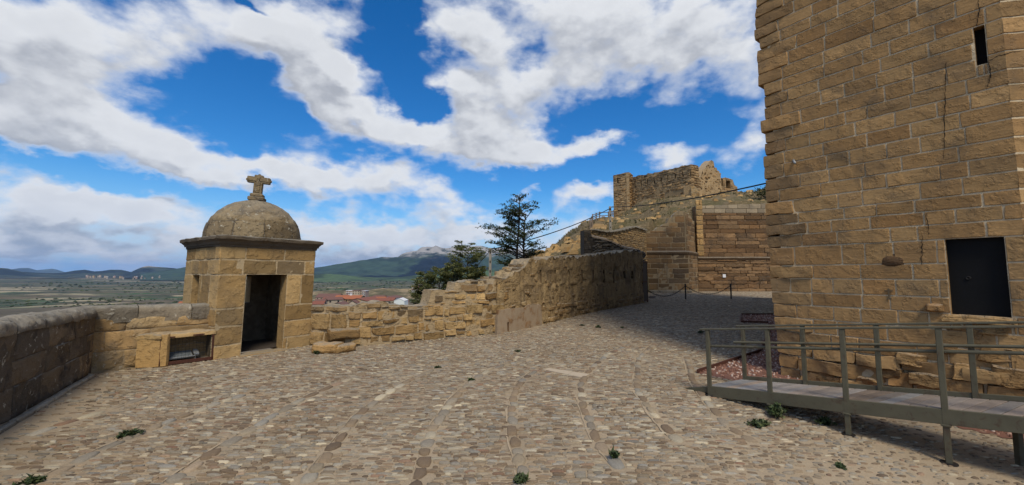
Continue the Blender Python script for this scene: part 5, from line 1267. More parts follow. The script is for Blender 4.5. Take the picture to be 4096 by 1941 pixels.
# ------------------------------------------------------------------ the tower on the right
TW = Path([tuple(TW0), tuple(TW0 + TD * 3.14)])
def build_tower():
    root = thing('stone_tower', (*TW0, 0), 'tall sandstone ashlar tower filling the right side behind the ramp', 'tower')
    H = 27.0; TWL = TW.L
    lean = lambda u, v, d: TW(np.asarray(u) - 0.012 * np.clip(v, 0, 20) * np.clip(1 - np.asarray(u) / 1.5, 0, 1), v, d)
    d0 = TW.hit(3797, 1264); d1 = TW.hit(4046, 1264); dz1 = TW.hit(3920, 951)[1]; dz0 = TW.hit(3920, 1265)[1]
    door = (d0[0] + .02, d1[0], dz0, dz1)
    s0 = TW.hit(3905, 250); s1 = TW.hit(3951, 250); sz1 = TW.hit(3928, 100)[1]; sz0 = TW.hit(3928, 257)[1]
    slit = (s0[0], s1[0], sz0, sz1)
    a = MB(); vd = []
    core(a, lean, .13, TWL, H, z0=-.5, du=.2, dv=.25, m=.0125, th=1.0, holes=[door, slit], hole_depth=.16, rough=.003, reveal=(.5, .5, 0, .1), col=(.55, .3, 1.0, 0.0), back=False, void=vd)
    # courses measured on the face; the foot is rough and swollen
    cs = [(-.45, -.15), (-.15, .14), (.14, .40), (.40, .62)] + courses(.62, dz1, .19, .275)
    cs += [(cs[-1][1], cs[-1][1] + .24)]; cs += courses(cs[-1][1], H, .205, .285)
    ep = [(0, 3020), (60, 3018), (150, 3020), (166, 3042), (190, 3030), (230, 3026), (330, 3030), (350, 3052), (400, 3055), (462, 3056), (476, 3040), (520, 3044), (548, 3062), (600, 3058), (640, 3052), (740, 3058), (860, 3060), (940, 3066), (1000, 3074), (1100, 3080), (1240, 3092), (1380, 3108), (1495, 3124)]
    eu = sorted((TW.hit(x, y)[1], TW.hit(x, y)[0]) for y, x in ep); ev = np.array(eu)
    edge = lambda v: float(np.interp(v, ev[:, 0], ev[:, 1])) + .012 * min(max(v, 0), 20) + RNG.uniform(-.012, .012)
    def tint(u, v):
        ex = 0.0
        if u < .26 and RNG.random() < .75: ex = RNG.uniform(.1, .55)
        elif RNG.random() < .07: ex = RNG.uniform(.1, .3)
        elif u < .5 and RNG.random() < .2: ex = .2
        k = {}
        if u < .30: k = dict(off=RNG.uniform(.010, .035), bump=.020, rnd=.10, jit=.016, back=.32)
        elif v < .7 and u > .5: k = dict(off=RNG.uniform(.03, .08), bump=.05, rnd=.06, jit=.025, depth=.08)
        elif v < 1.0: k = dict(bump=.018, off=RNG.uniform(.006, .02))
        elif RNG.random() < .10: k = dict(bump=.016, jit=.010, rnd=.07, off=.008)
        return dict(extra=ex, tint=(np.clip(RNG.normal(.5, .12), 0, 1), np.clip(RNG.normal(.40, .22) + (.5 if RNG.random() < .08 else 0), 0, 1), 0, 0), **k)
    kw = dict(joint=.0155, depth=.018, back=.05, res=.06, jit=.0045, bump=.004, offs=.0015, rnd=.008, bevel=.008)
    def kk(u, v): q = tint(u, v); return q
    kw2 = {k: v for k, v in kw.items() if k not in ('bump', 'rnd', 'jit', 'depth', 'back')}
    def full(u, v):
        q = dict(back=kw['back'], bump=kw['bump'], rnd=kw['rnd'], jit=kw['jit'], depth=kw['depth']); q.update(tint(u, v)); return q
    lay(a, lean, 0.0, TWL + .016, cs, (.30, .74), holes=[door, slit], edge=edge, tintf=full, **kw2)
    a.build('main_face', M['tower'], root, smooth=True, sharp=45)
    # the next face round the corner; unseen flank stretched to shade the yard
    c1 = TW0 + TD * 3.14; F2 = Path([tuple(c1), tuple(c1 + np.array([.985, -.17]) * 3.2)])
    b = MB(); core(b, F2, 0, F2.L, H, z0=-.5, m=.006, th=1.0, back=False, du=.3, dv=.3, col=(.55, .3, 1, 0)); lay(b, F2, -.016, F2.L, cs, (.35, .8), tintf=lambda u, v: dict(extra=0), **kw)
    fdir = np.array([.62, .785]); fl = Path([tuple(TW0 + fdir * 26), tuple(TW0 + TD * .13 - TN * .06)])
    core(b, fl, 0, fl.L, H, z0=-.5, m=.05, th=.6, back=False, du=.4, dv=.4, col=(.3, .5, .3, .8)); lay(b, fl, fl.L - 3, fl.L, cs, (.35, .8), **dict(kw, joint=.03, bump=.03, res=.2))
    top = MB(); b.add([(*p, H - .02) for p in (TW0 + TD * .17, c1, c1 + np.array([.985, -.17]) * 3.2, c1 + np.array([.985, -.17]) * 3.2 + np.array([.819, .574]) * 17, TW0 + fdir * 26)], [(0, 1, 2, 3, 4)], (.5, .5, .5, .3))
    b.build('side_face_and_stretched_flank', M['tower'], root, smooth=True, sharp=45)
    vd[1].build('loophole', M['void'], root)
    # door leaf with a ring handle
    dm = MB(); c = TW((door[0] + door[1]) / 2, (door[2] + door[3]) / 2, -.12); n3 = np.array([TN[0], TN[1], 0]); t3 = np.array([TD[0], TD[1], 0]); AX = (t3, n3, (0, 0, 1))
    dm.box(c, (door[1] - door[0] + .01, .03, door[3] - door[2] + .01), ax=AX); dl = dm.build('door', M['black_door'], root)
    hm = MB(); hc = TW(door[0] + .2, door[2] + .56, -.095); an = np.linspace(0, 2 * math.pi, 14); hm.tube([hc + t3 * .04 * math.cos(q) * .55 + np.array([0, 0, .020 * math.sin(q)]) for q in an], .007, 6); hm.build('handle', M['iron'], dl)
    # worn stones: doorstep, projecting block, lumps at the foot
    st = MB()
    zl = door[2]
    block(st, lambda u, v, d: TW(u, zl + np.asarray(d), .10 - np.asarray(v)), door[0] - .10, door[1] + .05, 0, .3, joint=0, depth=.03, back=.10, res=.06, bump=.015, bevel=.02, tint=(.9, .1, 0, 0))
    u, v = TW.hit(3740, 1232); block(st, TW, u - .09, u + .10, v - .07, v + .07, joint=0, depth=.05, back=.1, res=.04, bump=.02, rnd=.3, off=.10, bevel=.03)
    for (px, py, w, h, o) in ((3455, 1400, .30, .13, .05), (3560, 1490, .30, .20, .13), (3650, 1440, .34, .22, .09), (3700, 1520, .40, .22, .15), (3470, 1530, .34, .18, .14), (3850, 1330, .36, .17, .06), (3975, 1325, .26, .14, .05), (3990, 1420, .34, .22, .08), (3290, 1500, .40, .22, .08), (4050, 1510, .44, .26, .14), (3870, 1490, .30, .24, .10), (3790, 1400, .22, .16, .07), (3370, 1450, .26, .20, .07)):
        u, v = TW.hit(px, py); block(st, TW, u - w / 2, u + w / 2, v - h / 2, v + h / 2, joint=0, depth=.06, back=.12, res=.035, jit=.028, bump=.05, rnd=.06, off=o * .6, bevel=.02, skew=RNG.uniform(-.05, .05), tint=(RNG.uniform(.3, .9), RNG.uniform(.1, .7), 0, 0), extra=RNG.uniform(0, .2))
    st.build('worn_footing_stones', M['foot'], root, smooth=True, sharp=55)
    # carved cross, cracks, hollow, drain pipe
    cx = MB(); u, v = TW.hit(3556, 1172)
    for (du, dv, w, h) in ((0, -.01, .022, .17), (0, .035, .10, .022), (0, -.10, .05, .022)): cx.box(TW(u + du, v + dv, .012), (w, .008, h), ax=AX)
    cx.build('carved_cross_shade_bars', plain_mat('shade-toned carving', (.13, .095, .055), .95), root)  # raised bars, their darker tone painting the shade of a cut cross
    rr = np.random.default_rng(5)
    for pts in ([(3912, 0), (3918, 40), (3910, 75), (3908, 105)], [(3954, 250), (3962, 285), (3958, 320), (3950, 350)], [(3786, 250), (3780, 330), (3783, 400), (3777, 470), (3780, 540), (3773, 640)], [(3705, 855), (3711, 900), (3714, 940)], [(3690, 940), (3688, 1000), (3686, 1060)], [(3953, 246), (3990, 226), (4040, 212), (4085, 208)]):
        d = []
        for (p, q) in zip(pts[:-1], pts[1:]):
            for t in np.linspace(0, 1, 6, endpoint=False): d.append((p[0] + (q[0] - p[0]) * t + rr.uniform(-3, 3), p[1] + (q[1] - p[1]) * t + rr.uniform(-2, 2)))
        d.append(pts[-1]); P = []
        for i, (x, y) in enumerate(d):
            u, v = TW.hit(x, y); w = .007 * (1 - .6 * abs(2 * i / len(d) - 1)) * rr.uniform(.5, 1.3)
            hz = abs(pts[-1][0] - pts[0][0]) > abs(pts[-1][1] - pts[0][1])
            P.append([TW(u - (0 if hz else w), v - (w if hz else 0), .010), TW(u + (0 if hz else w), v + (w if hz else 0), .010)])
        ck = MB(); ck.grid(np.array(P), flip=True); ck.build('crack_shade_ribbon', M['void'], root)  # flat near-black ribbon stands in for the shade in the split
    hl = MB(); u, v = TW.hit(3570, 1035); block(hl, TW, u - .15, u + .14, v - .13, v + .12, joint=0, depth=.01, back=.02, res=.04, jit=.02, bump=.02, rnd=.5, off=.002, tint=(.1, 1, 0, 0), extra=.35); hl.build('weathered_hollow', M['far'], root, smooth=True)
    pp = MB(); u, v = TW.hit(3172, 640); u2, v2 = TW.hit(3190, 657); pp.tube([TW(u, v, -.02), TW(u2, v2 - .0, .12)], .022, 10); pp.build('drain_pipe', M['galv'], root, smooth=True)
build_tower()

# ------------------------------------------------------------------ gravel bed with rusty edging
def build_bed():
    P = np.array(BED); root = None
    xs = np.linspace(P[:, 0].min() - .1, P[:, 0].max() + .1, 90); ys = np.linspace(P[:, 1].min() - .1, P[:, 1].max() + .1, 120); X, Y = np.meshgrid(xs, ys, indexing='ij')
    m = MB(); ok = inside(X, Y, BED); idx = np.arange(X.size).reshape(X.shape); Z = ground_z(X, Y) + .006
    f = ok[:-1, :-1] | ok[1:, :-1] | ok[1:, 1:] | ok[:-1, 1:]
    m.add(np.stack([X, Y, Z], -1).reshape(-1, 3), np.stack([idx[:-1, :-1][f], idx[1:, :-1][f], idx[1:, 1:][f], idx[:-1, 1:][f]], 1), (.3, .3, 0, 0))
    n = 26000; x = RNG.uniform(P[:, 0].min(), P[:, 0].max(), n); y = RNG.uniform(P[:, 1].min(), P[:, 1].max(), n); k = inside(x, y, BED) & (x < 13.5)
    x, y = x[k], y[k]; n = len(x)
    pebbles(m, x, y, ground_z(x, y) + RNG.uniform(.004, .02, n), RNG.uniform(.018, .036, n), RNG.uniform(.012, .024, n), RNG.uniform(.010, .024, n), RNG.uniform(0, 3.14, n), RNG.uniform(.2, .9, n), RNG.random(n), False)
    kind(m.build('red_gravel', M['gravel'], smooth=True), 'stuff')
    def edging(idx, label):
        e = MB()
        for i, j in idx:
            p, q = P[i], P[j]; z0 = float(ground_z(*p)); z1 = float(ground_z(*q)); d = (q - p) / np.linalg.norm(q - p); nn = np.array([d[1], -d[0]]) * .012
            V = [(*(p - nn), z0 - .05), (*(q - nn), z1 - .05), (*(q - nn), z1 + .075), (*(p - nn), z0 + .075), (*(p + nn), z0 - .05), (*(q + nn), z1 - .05), (*(q + nn), z1 + .075), (*(p + nn), z0 + .075)]
            e.add(V, [(0, 1, 2, 3), (5, 4, 7, 6), (3, 2, 6, 7), (1, 0, 4, 5), (0, 3, 7, 4), (1, 5, 6, 2)])
        tag(e.build('steel_edging', M['rust'], None, (*P[idx[0][0]], 0)), label, 'edging')
    edging([(0, 1), (1, 2), (2, 3)], 'rusty steel edging strip round the red gravel beside the ramp')
    edging([(3, 4), (4, 5), (5, 6)], 'rusty steel edging round the small gravel patch further back by the tower corner')
build_bed()

# ------------------------------------------------------------------ the ramp
def build_ramp():
    p1 = np.array([3.28, 6.75]); p4 = np.array([4.98, 4.70]); st = (p4 - p1) / 3; off = np.array([.82, .40])
    z1 = .125; z4 = .43; zs = (z4 - z1) / 3
    d = st / np.linalg.norm(st); L = np.linalg.norm(st)
    root = thing('access_ramp', (*p1, 0), 'olive grey steel ramp with plank deck and double handrails along the tower', 'ramp')
    N = 7                                       # posts run on out of the picture
    def pt(k, side): return p1 + st * k + off * side
    def dz(k): return z1 + zs * k
    d3 = np.array([d[0] * L, d[1] * L, zs]); d3 /= np.linalg.norm(d3); n3 = np.array([d[1], -d[0], 0]); u3 = np.cross(n3, d3); u3 = u3 if u3[2] > 0 else -u3; AX = (d3, n3, u3)
    H = .93
    for side in (0, 1):
        for k in range(N):
            b = pt(k, side); g = float(ground_z(*b)) if side == 0 else dz(k) - .16
            m = MB(); top = dz(k) + H; m.box((*b, (g + top) / 2), (.056, .062, top - g), ax=((d[0], d[1], 0), (d[1], -d[0], 0), (0, 0, 1)), bev=.006)
            m.box((*b, dz(k) - .165), (.085, .085, .022), ax=((d[0], d[1], 0), (d[1], -d[0], 0), (0, 0, 1)), bev=.004)
            po = m.build('post', M['rail'], root, smooth=True, sharp=40)
            if side == 0:
                q = MB(); q.lathe([(0, .0), (.075, .0), (.075, .012), (0, .014)], (*b, g), 18); q.build('base_plate', M['iron'], po)
        e0 = -.14 if side == 0 else -.12
        a = pt(e0, side); bb = pt(N - 1 + .1, side); c = (a + bb) / 2; ln = np.linalg.norm(bb - a) * math.sqrt(1 + (zs / L) ** 2)
        m = MB(); m.box((*c, dz((e0 + N - 1 + .1) / 2) + H + .012), (ln, .075, .026), ax=AX, bev=.006); m.build('top_rail', M['rail'], root, smooth=True, sharp=40)
        m = MB(); o = off / np.linalg.norm(off) * (.055 if side == 0 else -.055); k0, k1 = (0.0 if side == 0 else -.14), N - 1
        A3 = np.array([*(pt(k0, side) + o), dz(k0) + H - .27]); B3 = np.array([*(pt(k1, side) + o), dz(k1) + H - .27]); m.tube([A3, A3 * .5 + B3 * .5, B3], .021, 10); m.build('handrail', M['rail'], root, smooth=True, sharp=50)
        s = MB(); k0, k1 = (-.02 if side == 0 else .0), N - 1; A = np.array([*pt(k0, side), dz(k0) - .07]); B = np.array([*pt(k1, side), dz(k1) - .07]); c = (A + B) / 2
        if side == 0: s.box(c + np.array([*(-off / np.linalg.norm(off) * .012), 0]), (np.linalg.norm(B - A), .035, .17), ax=AX, bev=.004)
        else: s.box(c + np.array([0, 0, .06]), (np.linalg.norm(B - A), .03, .17), ax=AX, bev=.004)
        s.build('side_beam', M['rail'], root, smooth=True, sharp=40)
    # planks across the deck
    dk = MB(); w = np.linalg.norm(off) - .04; o = off / np.linalg.norm(off); k = 0.02; step = .142 / L
    while k < N - 1.1:
        c = pt(k, .5); sh = RNG.uniform(.15, .85)
        dk.box((*c, dz(k) + .0), (.130, w, .03), ax=(d3, np.array([o[0], o[1], 0]), u3), bev=.004, col=(sh, RNG.random(), 0, 0)); k += step
    dk.build('deck', M['plank'], root)
    # steel toe plate down to the cobbles
    t = MB(); A = [pt(-.02, 0), pt(-.02, .98), pt(-.26, .90), pt(-.50, .0)]; Z = [dz(0) - .005, dz(0) - .005, .02, .012]
    t.add(np.array([(*p, z) for p, z in zip(A, Z)] + [(*p, z - .012 if i > 1 else z - .10) for i, (p, z) in enumerate(zip(A, Z))]), [(0, 1, 2, 3), (7, 6, 5, 4), (0, 3, 7, 4), (3, 2, 6, 7), (2, 1, 5, 6), (1, 0, 4, 5)]); t.build('toe_plate', M['rail'], root)
    for k in (3.4, 5):
        l = MB(); l.box((*pt(k, .75), (dz(k) - .1 - .4) / 2 + .05), (.06, .06, dz(k) + .3), bev=.004)
        l.build('under_leg', M['rail'], root)
build_ramp()

# ------------------------------------------------------------------ chain barrier, drain covers
def build_barrier():
    b0 = np.array(gp(2743, 1198)); b1 = np.array(gp(2925, 1196)); h = zat(1140, b0[1])
    root = thing('bollard', tuple(b0), 'black iron chain post left of two before the yard wall', 'bollard', 'chain posts in front of the yard wall')
    m = MB(); m.tube([b0 + [0, 0, -.05], b0 + [0, 0, h]], .055, 10); m.build('shaft', M['iron'], root, smooth=True, sharp=50)
    c = MB(); c.lathe([(0, h - .01), (.07, h - .01), (.075, h + .03), (.05, h + .07), (0, h + .085)], b0, 14); c.build('cap', M['iron'], root, smooth=True)
    copy_tree(root, tuple(b1), 'black iron chain post right of two, nearer the tower', 'chain posts in front of the yard wall')
    def chain(p, q, sag, label):
        n = 46; P = np.array([p * (1 - t) + q * t + np.array([0, 0, -4 * sag * t * (1 - t)]) for t in np.linspace(0, 1, n)]); cm = MB()
        for i in range(n - 1):
            a, b = P[i], P[i + 1]; t = (b - a); ln = np.linalg.norm(t); t /= ln; s = np.cross(t, [0, 0, 1.]); s /= np.linalg.norm(s); w = np.cross(s, t); v = s if i % 2 else w
            an = np.linspace(0, 2 * math.pi, 9); cm.tube([(a + b) / 2 + t * math.cos(k) * ln * .66 + v * math.sin(k) * .034 for k in an], .014, 5, caps=False)
        tag(cm.build('chain', M['iron'], None, tuple(p)), label, 'chain')
    chain(np.array(yp(2589, 1161, 28.3)), b0 + [0, 0, h - .06], .60, 'sagging iron chain between the gate and the left chain post')
    chain(b0 + [0, 0, h - .06], b1 + [0, 0, h - .06], .66, 'sagging iron chain between the two chain posts')
    def cover(px, label):
        q = [np.array(gp(*p)) for p in px]; m = MB(); V = np.array(q); m.add(np.vstack([V + [0, 0, .004], V + [0, 0, .03]]), [(4, 5, 6, 7), (0, 1, 5, 4), (1, 2, 6, 5), (2, 3, 7, 6), (3, 0, 4, 7)]); tag(m.build('drain_cover', M['iron'], None, tuple(q[0])), label, 'drain cover')
    cover([(2590, 1193), (2617, 1194), (2626, 1187), (2600, 1186)], 'dark square drain cover in the cobbles beside the gate')
    cover([(3008, 1197.5), (3120, 1197), (3120, 1195), (3015, 1195)], 'dark narrow drain slot in the far cobbles near the tower')
build_barrier()

# ------------------------------------------------------------------ steps, railing, poles, cable on the hill
def hz(x, y): return float(hill_z(np.array(float(x)), np.array(float(y))))
def build_hill_things():
    st = MB(); P0 = np.array(yp(2378, 918, 44)); P1 = np.array(yp(2402, 885, 52)); n = 9
    for i in range(n):
        t = i / (n - 1); c = P0 * (1 - t) + P1 * t; st.box(c + [0.35, 0, -.12], (1.7, .8, .30), rot=-.3, bev=.03, col=(RNG.uniform(.4, 1), RNG.random(), 0, 0))
    tag(st.build('stone_steps', M['rubble'], None, tuple(P0), smooth=False), 'flight of pale stone steps climbing the bank towards the keep', 'steps')
    root = thing('timber_railing', tuple(P0), 'grey timber post and rail fence beside the hill steps', 'railing')
    pts = [yp(2361, 914, 44), yp(2368, 903, 45.5), yp(2371, 893, 47.5), yp(2385, 886, 50), yp(2399, 880, 52), yp(2434, 878, 54), yp(2449, 873, 58), yp(2455, 868, 62)]
    for p in pts:
        m = MB(); m.box((p[0], p[1], p[2] + .25), (.13, .13, 1.7), bev=.02); m.build('post', M['wood'], root)
    for h in (.55, .98):
        m = MB(); m.tube([np.array(p) + [0, 0, h] for p in pts], .05, 7); m.build('rail', M['wood'], root)
    def pole(name, b, t, w, label):
        r = thing(name, b, label, 'utility pole'); m = MB(); b = np.array(b); t = np.array(t); m.box((b + t) / 2, (w, w * .8, t[2] - b[2]), bev=.02); m.build('shaft', M['pole'], r)
        for z in np.arange(t[2] - b[2] - .3, .4, -.62):
            if b[2] + z < -.4: break
            k = MB(); k.box((b[0], b[1] - w * .405, b[2] + z), (w * .42, .006, .17)); k.build('climbing_slot', M['void'], r)
        i = MB(); i.tube([t + [-.05, 0, -.12], t + [.34, 0, -.02]], .03, 6); i.build('bracket', M['iron'], r); return t
    a = yp(2442, 925, 40); t2 = yp(2442, 826, 40); pole('utility_pole', (a[0], a[1], a[2] - .8), (a[0], a[1], t2[2]), .22, 'grey concrete utility pole on the grass bank in front of the keep')
    tp = yp(1961, 992, 26); bp = yp(1955, 1150, 26); pole('utility_pole', (tp[0], 26, bp[2] - 2.5), tp, .17, 'slim pale concrete utility pole behind the ruined wall left of the tall tree')
    def cab(pts, sag, label):
        P = []
        for p, q in zip(pts[:-1], pts[1:]):
            p = np.array(p); q = np.array(q)
            for t in np.linspace(0, 1, 16, endpoint=False): P.append(p * (1 - t) + q * t + [0, 0, -4 * sag * t * (1 - t)])
        P.append(np.array(pts[-1])); m = MB(); m.tube(P, .038, 6); tag(m.build('overhead_cable', M['cable'], None, tuple(P[0])), label, 'cable')
    cab([(tp[0] + .3, 26, tp[2] - .05), yp(2441, 834, 39.9)], .35, 'black overhead cable between the slim pole and the pole on the bank')
    e = yp(3080, 730, 19); cab([yp(2445, 829, 39.9), e], .30, 'black overhead cable running from the pole on the bank to the tower')
    m = MB(); m.tube([np.array(tp) + [-.05, 0, -.25], yp(1898, 1075, 27.5)], .02, 5); tag(m.build('guy_wire', M['cable'], None, tp), 'thin stay wire slanting down left from the slim pole', 'wire')
build_hill_things()

# ------------------------------------------------------------------ trees
def leaf_quads(mb, c, n, spread, size, flat=.5):
    c = np.asarray(c)
    P = c + RNG.normal(0, 1, (n, 3)) * np.array([spread, spread, spread * flat])
    a = RNG.uniform(0, 2 * math.pi, n); t = RNG.normal(0, .55, (n, 2)); s = size * RNG.uniform(.6, 1.4, n)
    ux = np.stack([np.cos(a), np.sin(a), t[:, 0]], 1); uy = np.stack([-np.sin(a), np.cos(a), t[:, 1]], 1) * .5
    V = np.stack([P - ux * s[:, None], P + uy * s[:, None] * .9, P + ux * s[:, None], P - uy * s[:, None] * .9], 1)
    col = np.zeros((n, 4, 4)); col[..., 0] = RNG.random(n)[:, None]; col[..., 1] = RNG.random(n)[:, None]
    mb.add(V.reshape(-1, 3), (np.arange(n) * 4)[:, None] + np.arange(4)[None], col.reshape(-1, 4))
def tree(name, base, top, half_w, label, leafmat, trunks=1, n_limb=26, leaf=.085, per=34, low=.25, group=None, bare=0.0, wid=None, lean=0.0, tr=.10):
    base = np.array(base); H = top - base[2]; root = thing(name, tuple(base), label, 'tree', group)
    tk = MB(); cr = MB()
    wid = wid or (lambda t: math.sin(math.pi * min(1, max(0, .12 + .82 * t))) ** .7)
    for k in range(trunks):
        ph = RNG.uniform(0, 6.28); sp = (k - (trunks - 1) / 2) * .35 * half_w
        n = 14; tt = np.linspace(0, 1, n) * (1 if k == 0 else .84)
        P = np.stack([base[0] + sp * tt ** .8 + lean * tt + .05 * half_w * np.sin(tt * 7 + ph), base[1] + .04 * half_w * np.cos(tt * 6 + ph) + 0 * tt, base[2] + H * tt], 1)
        tk.tube(P, tr * (1 - .88 * tt) * (1 if k == 0 else .75) + .006, 8)
        for i in range(n_limb // trunks):
            t = low + (1.0 - low) * ((i + RNG.random()) / (n_limb // trunks)); t = min(t, .985) * tt[-1]
            s = np.array([np.interp(t, tt, P[:, q]) for q in range(3)]); a = RNG.uniform(0, 2 * math.pi) if RNG.random() < .5 else RNG.choice([0.0, math.pi]) + RNG.normal(0, .5)
            trel = (t - low) / (1 - low); Ln = half_w * wid(trel) * RNG.uniform(.55, 1.08)
            up = RNG.uniform(.2, .6) + .5 * trel
            m = 6; q = np.linspace(0, 1, m); br = s + np.stack([np.cos(a) * Ln * q, np.sin(a) * Ln * q, Ln * (up * q - .12 * q * q)], 1) + RNG.normal(0, .03 * Ln, (m, 3)) * q[:, None]
            tk.tube(br, tr * .36 * (1 - t * .5) * (1 - .85 * q) + .004, 5, caps=False)
            nt = max(3, int(Ln / .16))
            for j in range(nt):
                f = .28 + .72 * (j + RNG.random()) / nt; b0 = np.array([np.interp(f, q, br[:, z]) for z in range(3)]); a2 = a + RNG.choice([-1, 1]) * RNG.uniform(.4, 1.2); l2 = Ln * RNG.uniform(.14, .34) + .12
                b1 = b0 + np.array([math.cos(a2) * l2, math.sin(a2) * l2, l2 * RNG.uniform(-.05, .4)])
                tk.tube([b0, (b0 + b1) / 2 + RNG.normal(0, .02, 3), b1], [.011, .008, .004], 4, caps=False)
                if RNG.random() < bare: continue
                for f2 in (.45, .8, 1.0): leaf_quads(cr, b0 + (b1 - b0) * f2, per // 3, .055 + .11 * l2, leaf, .35)
    tk.build('trunk', M['bark'], root, smooth=True); cr.build('crown', leafmat, root)
    return root
bt = yp(2072, 1110, 22.5)
tree('tree', (bt[0] + .05, bt[1], bt[2] - 1.6), zat(786, 22.5), 1.62, 'tall airy dark green tree with twin trunk behind the ruined wall', M['leaf'], trunks=2, n_limb=84, leaf=.060, per=16, low=.30, tr=.11, lean=.25,
     wid=lambda t: float(np.interp(t, [0, .15, .4, .7, .88, 1], [.70, .85, 1.0, .66, .34, .12])))
for (px, top, Y, hw, lab, k) in ((1872, 998, 30, 1.35, 'loose olive green tree left of the slim utility pole behind the wall', 1), (1812, 1062, 29, 1.25, 'small bushy olive green tree left of the loose olive green tree', 0), (1757, 1080, 30, 1.2, 'low round olive green bush tree between two others behind the wall', 0), (1700, 1095, 31, 1.05, 'leftmost low olive green tree behind the broken wall steps', 0), (1905, 1075, 31, 1.0, 'low olive green shrub at the foot of the slim utility pole', 0)):
    b = yp(px, 1190, Y)
    tree('tree', (b[0], b[1], b[2] - 2.0), zat(top, Y), hw * 1.08, lab, M['olive_leaf'], trunks=1, n_limb=66, leaf=.055, per=46, low=.06, tr=.08, wid=(lambda t: .55 + .5 * math.sin(math.pi * (.2 + .75 * t))) if k else (lambda t: .95 * math.sin(math.pi * (.28 + .62 * t))))
def build_bank_bush():
    p = yp(3058, 768, 52); root = thing('bush', p, 'dark green bush on the bank top at the tower edge', 'bush'); m = MB()
    for _ in range(26): leaf_quads(m, np.array(p) + RNG.normal(0, 1, 3) * [.9, .6, .35], 26, .22, .11, .7)
    m.build('crown', M['leaf'], root); s = MB()
    for _ in range(6): s.tube([np.array(p) + [0, 0, -.8], np.array(p) + RNG.normal(0, .5, 3) + [0, 0, .2]], [.04, .015], 5)
    s.build('trunk', M['bark'], root)
build_bank_bush()

# ------------------------------------------------------------------ weeds in the cobbles
def weed(px, py, w, h, label, n=60, leaf=.022, tall=False):
    p = np.array(gp(px, py)); p[2] = float(ground_z(p[0], p[1])); p = np.array(gp(px, py, p[2])); root = thing('weed', tuple(p), label, 'weed'); st = MB(); lf = MB()
    for i in range(max(7, n // 7)):
        a = RNG.uniform(0, 6.28); l = w * RNG.uniform(.3, 1); e = p + [math.cos(a) * l, math.sin(a) * l * .8, h * RNG.uniform(.3, 1) * (1.2 - l / w * .7)]
        mid = (p + e) / 2 + [0, 0, h * .25]; q = np.array([p + [math.cos(a) * l * .1, 0, -.01], mid, e]); st.tube(q, [.004, .003, .0015], 4, caps=False)
        for f in np.linspace(.3, 1, 7):
            c = np.array([np.interp(f, [0, .5, 1], q[:, z]) for z in range(3)]); leaf_quads(lf, c, 4, .012 + .1 * w * .3, leaf, .6)
    st.build('stem', M['weed'], root); lf.build('foliage', M['weed'], root)
weed(515, 1742, .14, .055, 'dark low weed tuft on the open cobbles at the left', 120)
weed(130, 1928, .12, .045, 'green weed tuft at the bottom left corner of the cobbles', 70)
weed(1750, 1474, .09, .05, 'small weed in a cobble rib at mid plaza, the further of two', 50)
weed(1881, 1523, .10, .05, 'small weed in a cobble rib at mid plaza, the nearer of two', 50)
weed(2459, 1838, .06, .13, 'upright thin weed on the cobbles right of centre', 60)
weed(2090, 1930, .08, .075, 'green weed tuft at the bottom centre edge', 80)
weed(3108, 1672, .16, .22, 'bushy fern like weed at the second ramp post', 230, .022)
weed(3040, 1703, .20, .07, 'spreading low weed patch in front of the ramp', 150)
weed(3300, 1700, .14, .10, 'dark weed in the shade under the ramp', 80)
weed(3358, 1868, .05, .035, 'tiny weed in the pale mortar right of the plaza', 36)
weed(1264, 1418, .07, .12, 'small weed against the lowest pale stone block', 50)
weed(2330, 1304, .12, .07, 'dark weed at the paving edge in front of the gate wall', 50)
weed(2391, 1312, .14, .11, 'rounded dark weed right of another at the paving edge', 60)
weed(2490, 1313, .12, .08, 'last small dark weed along the paving edge towards the yard', 40)
weed(2070, 1408, .08, .05, 'tiny weed in the middle of the cobbles below the cement patch', 30)
weed(2805, 1335, .14, .12, 'small weed on the far cobbles left of the ramp end', 40)

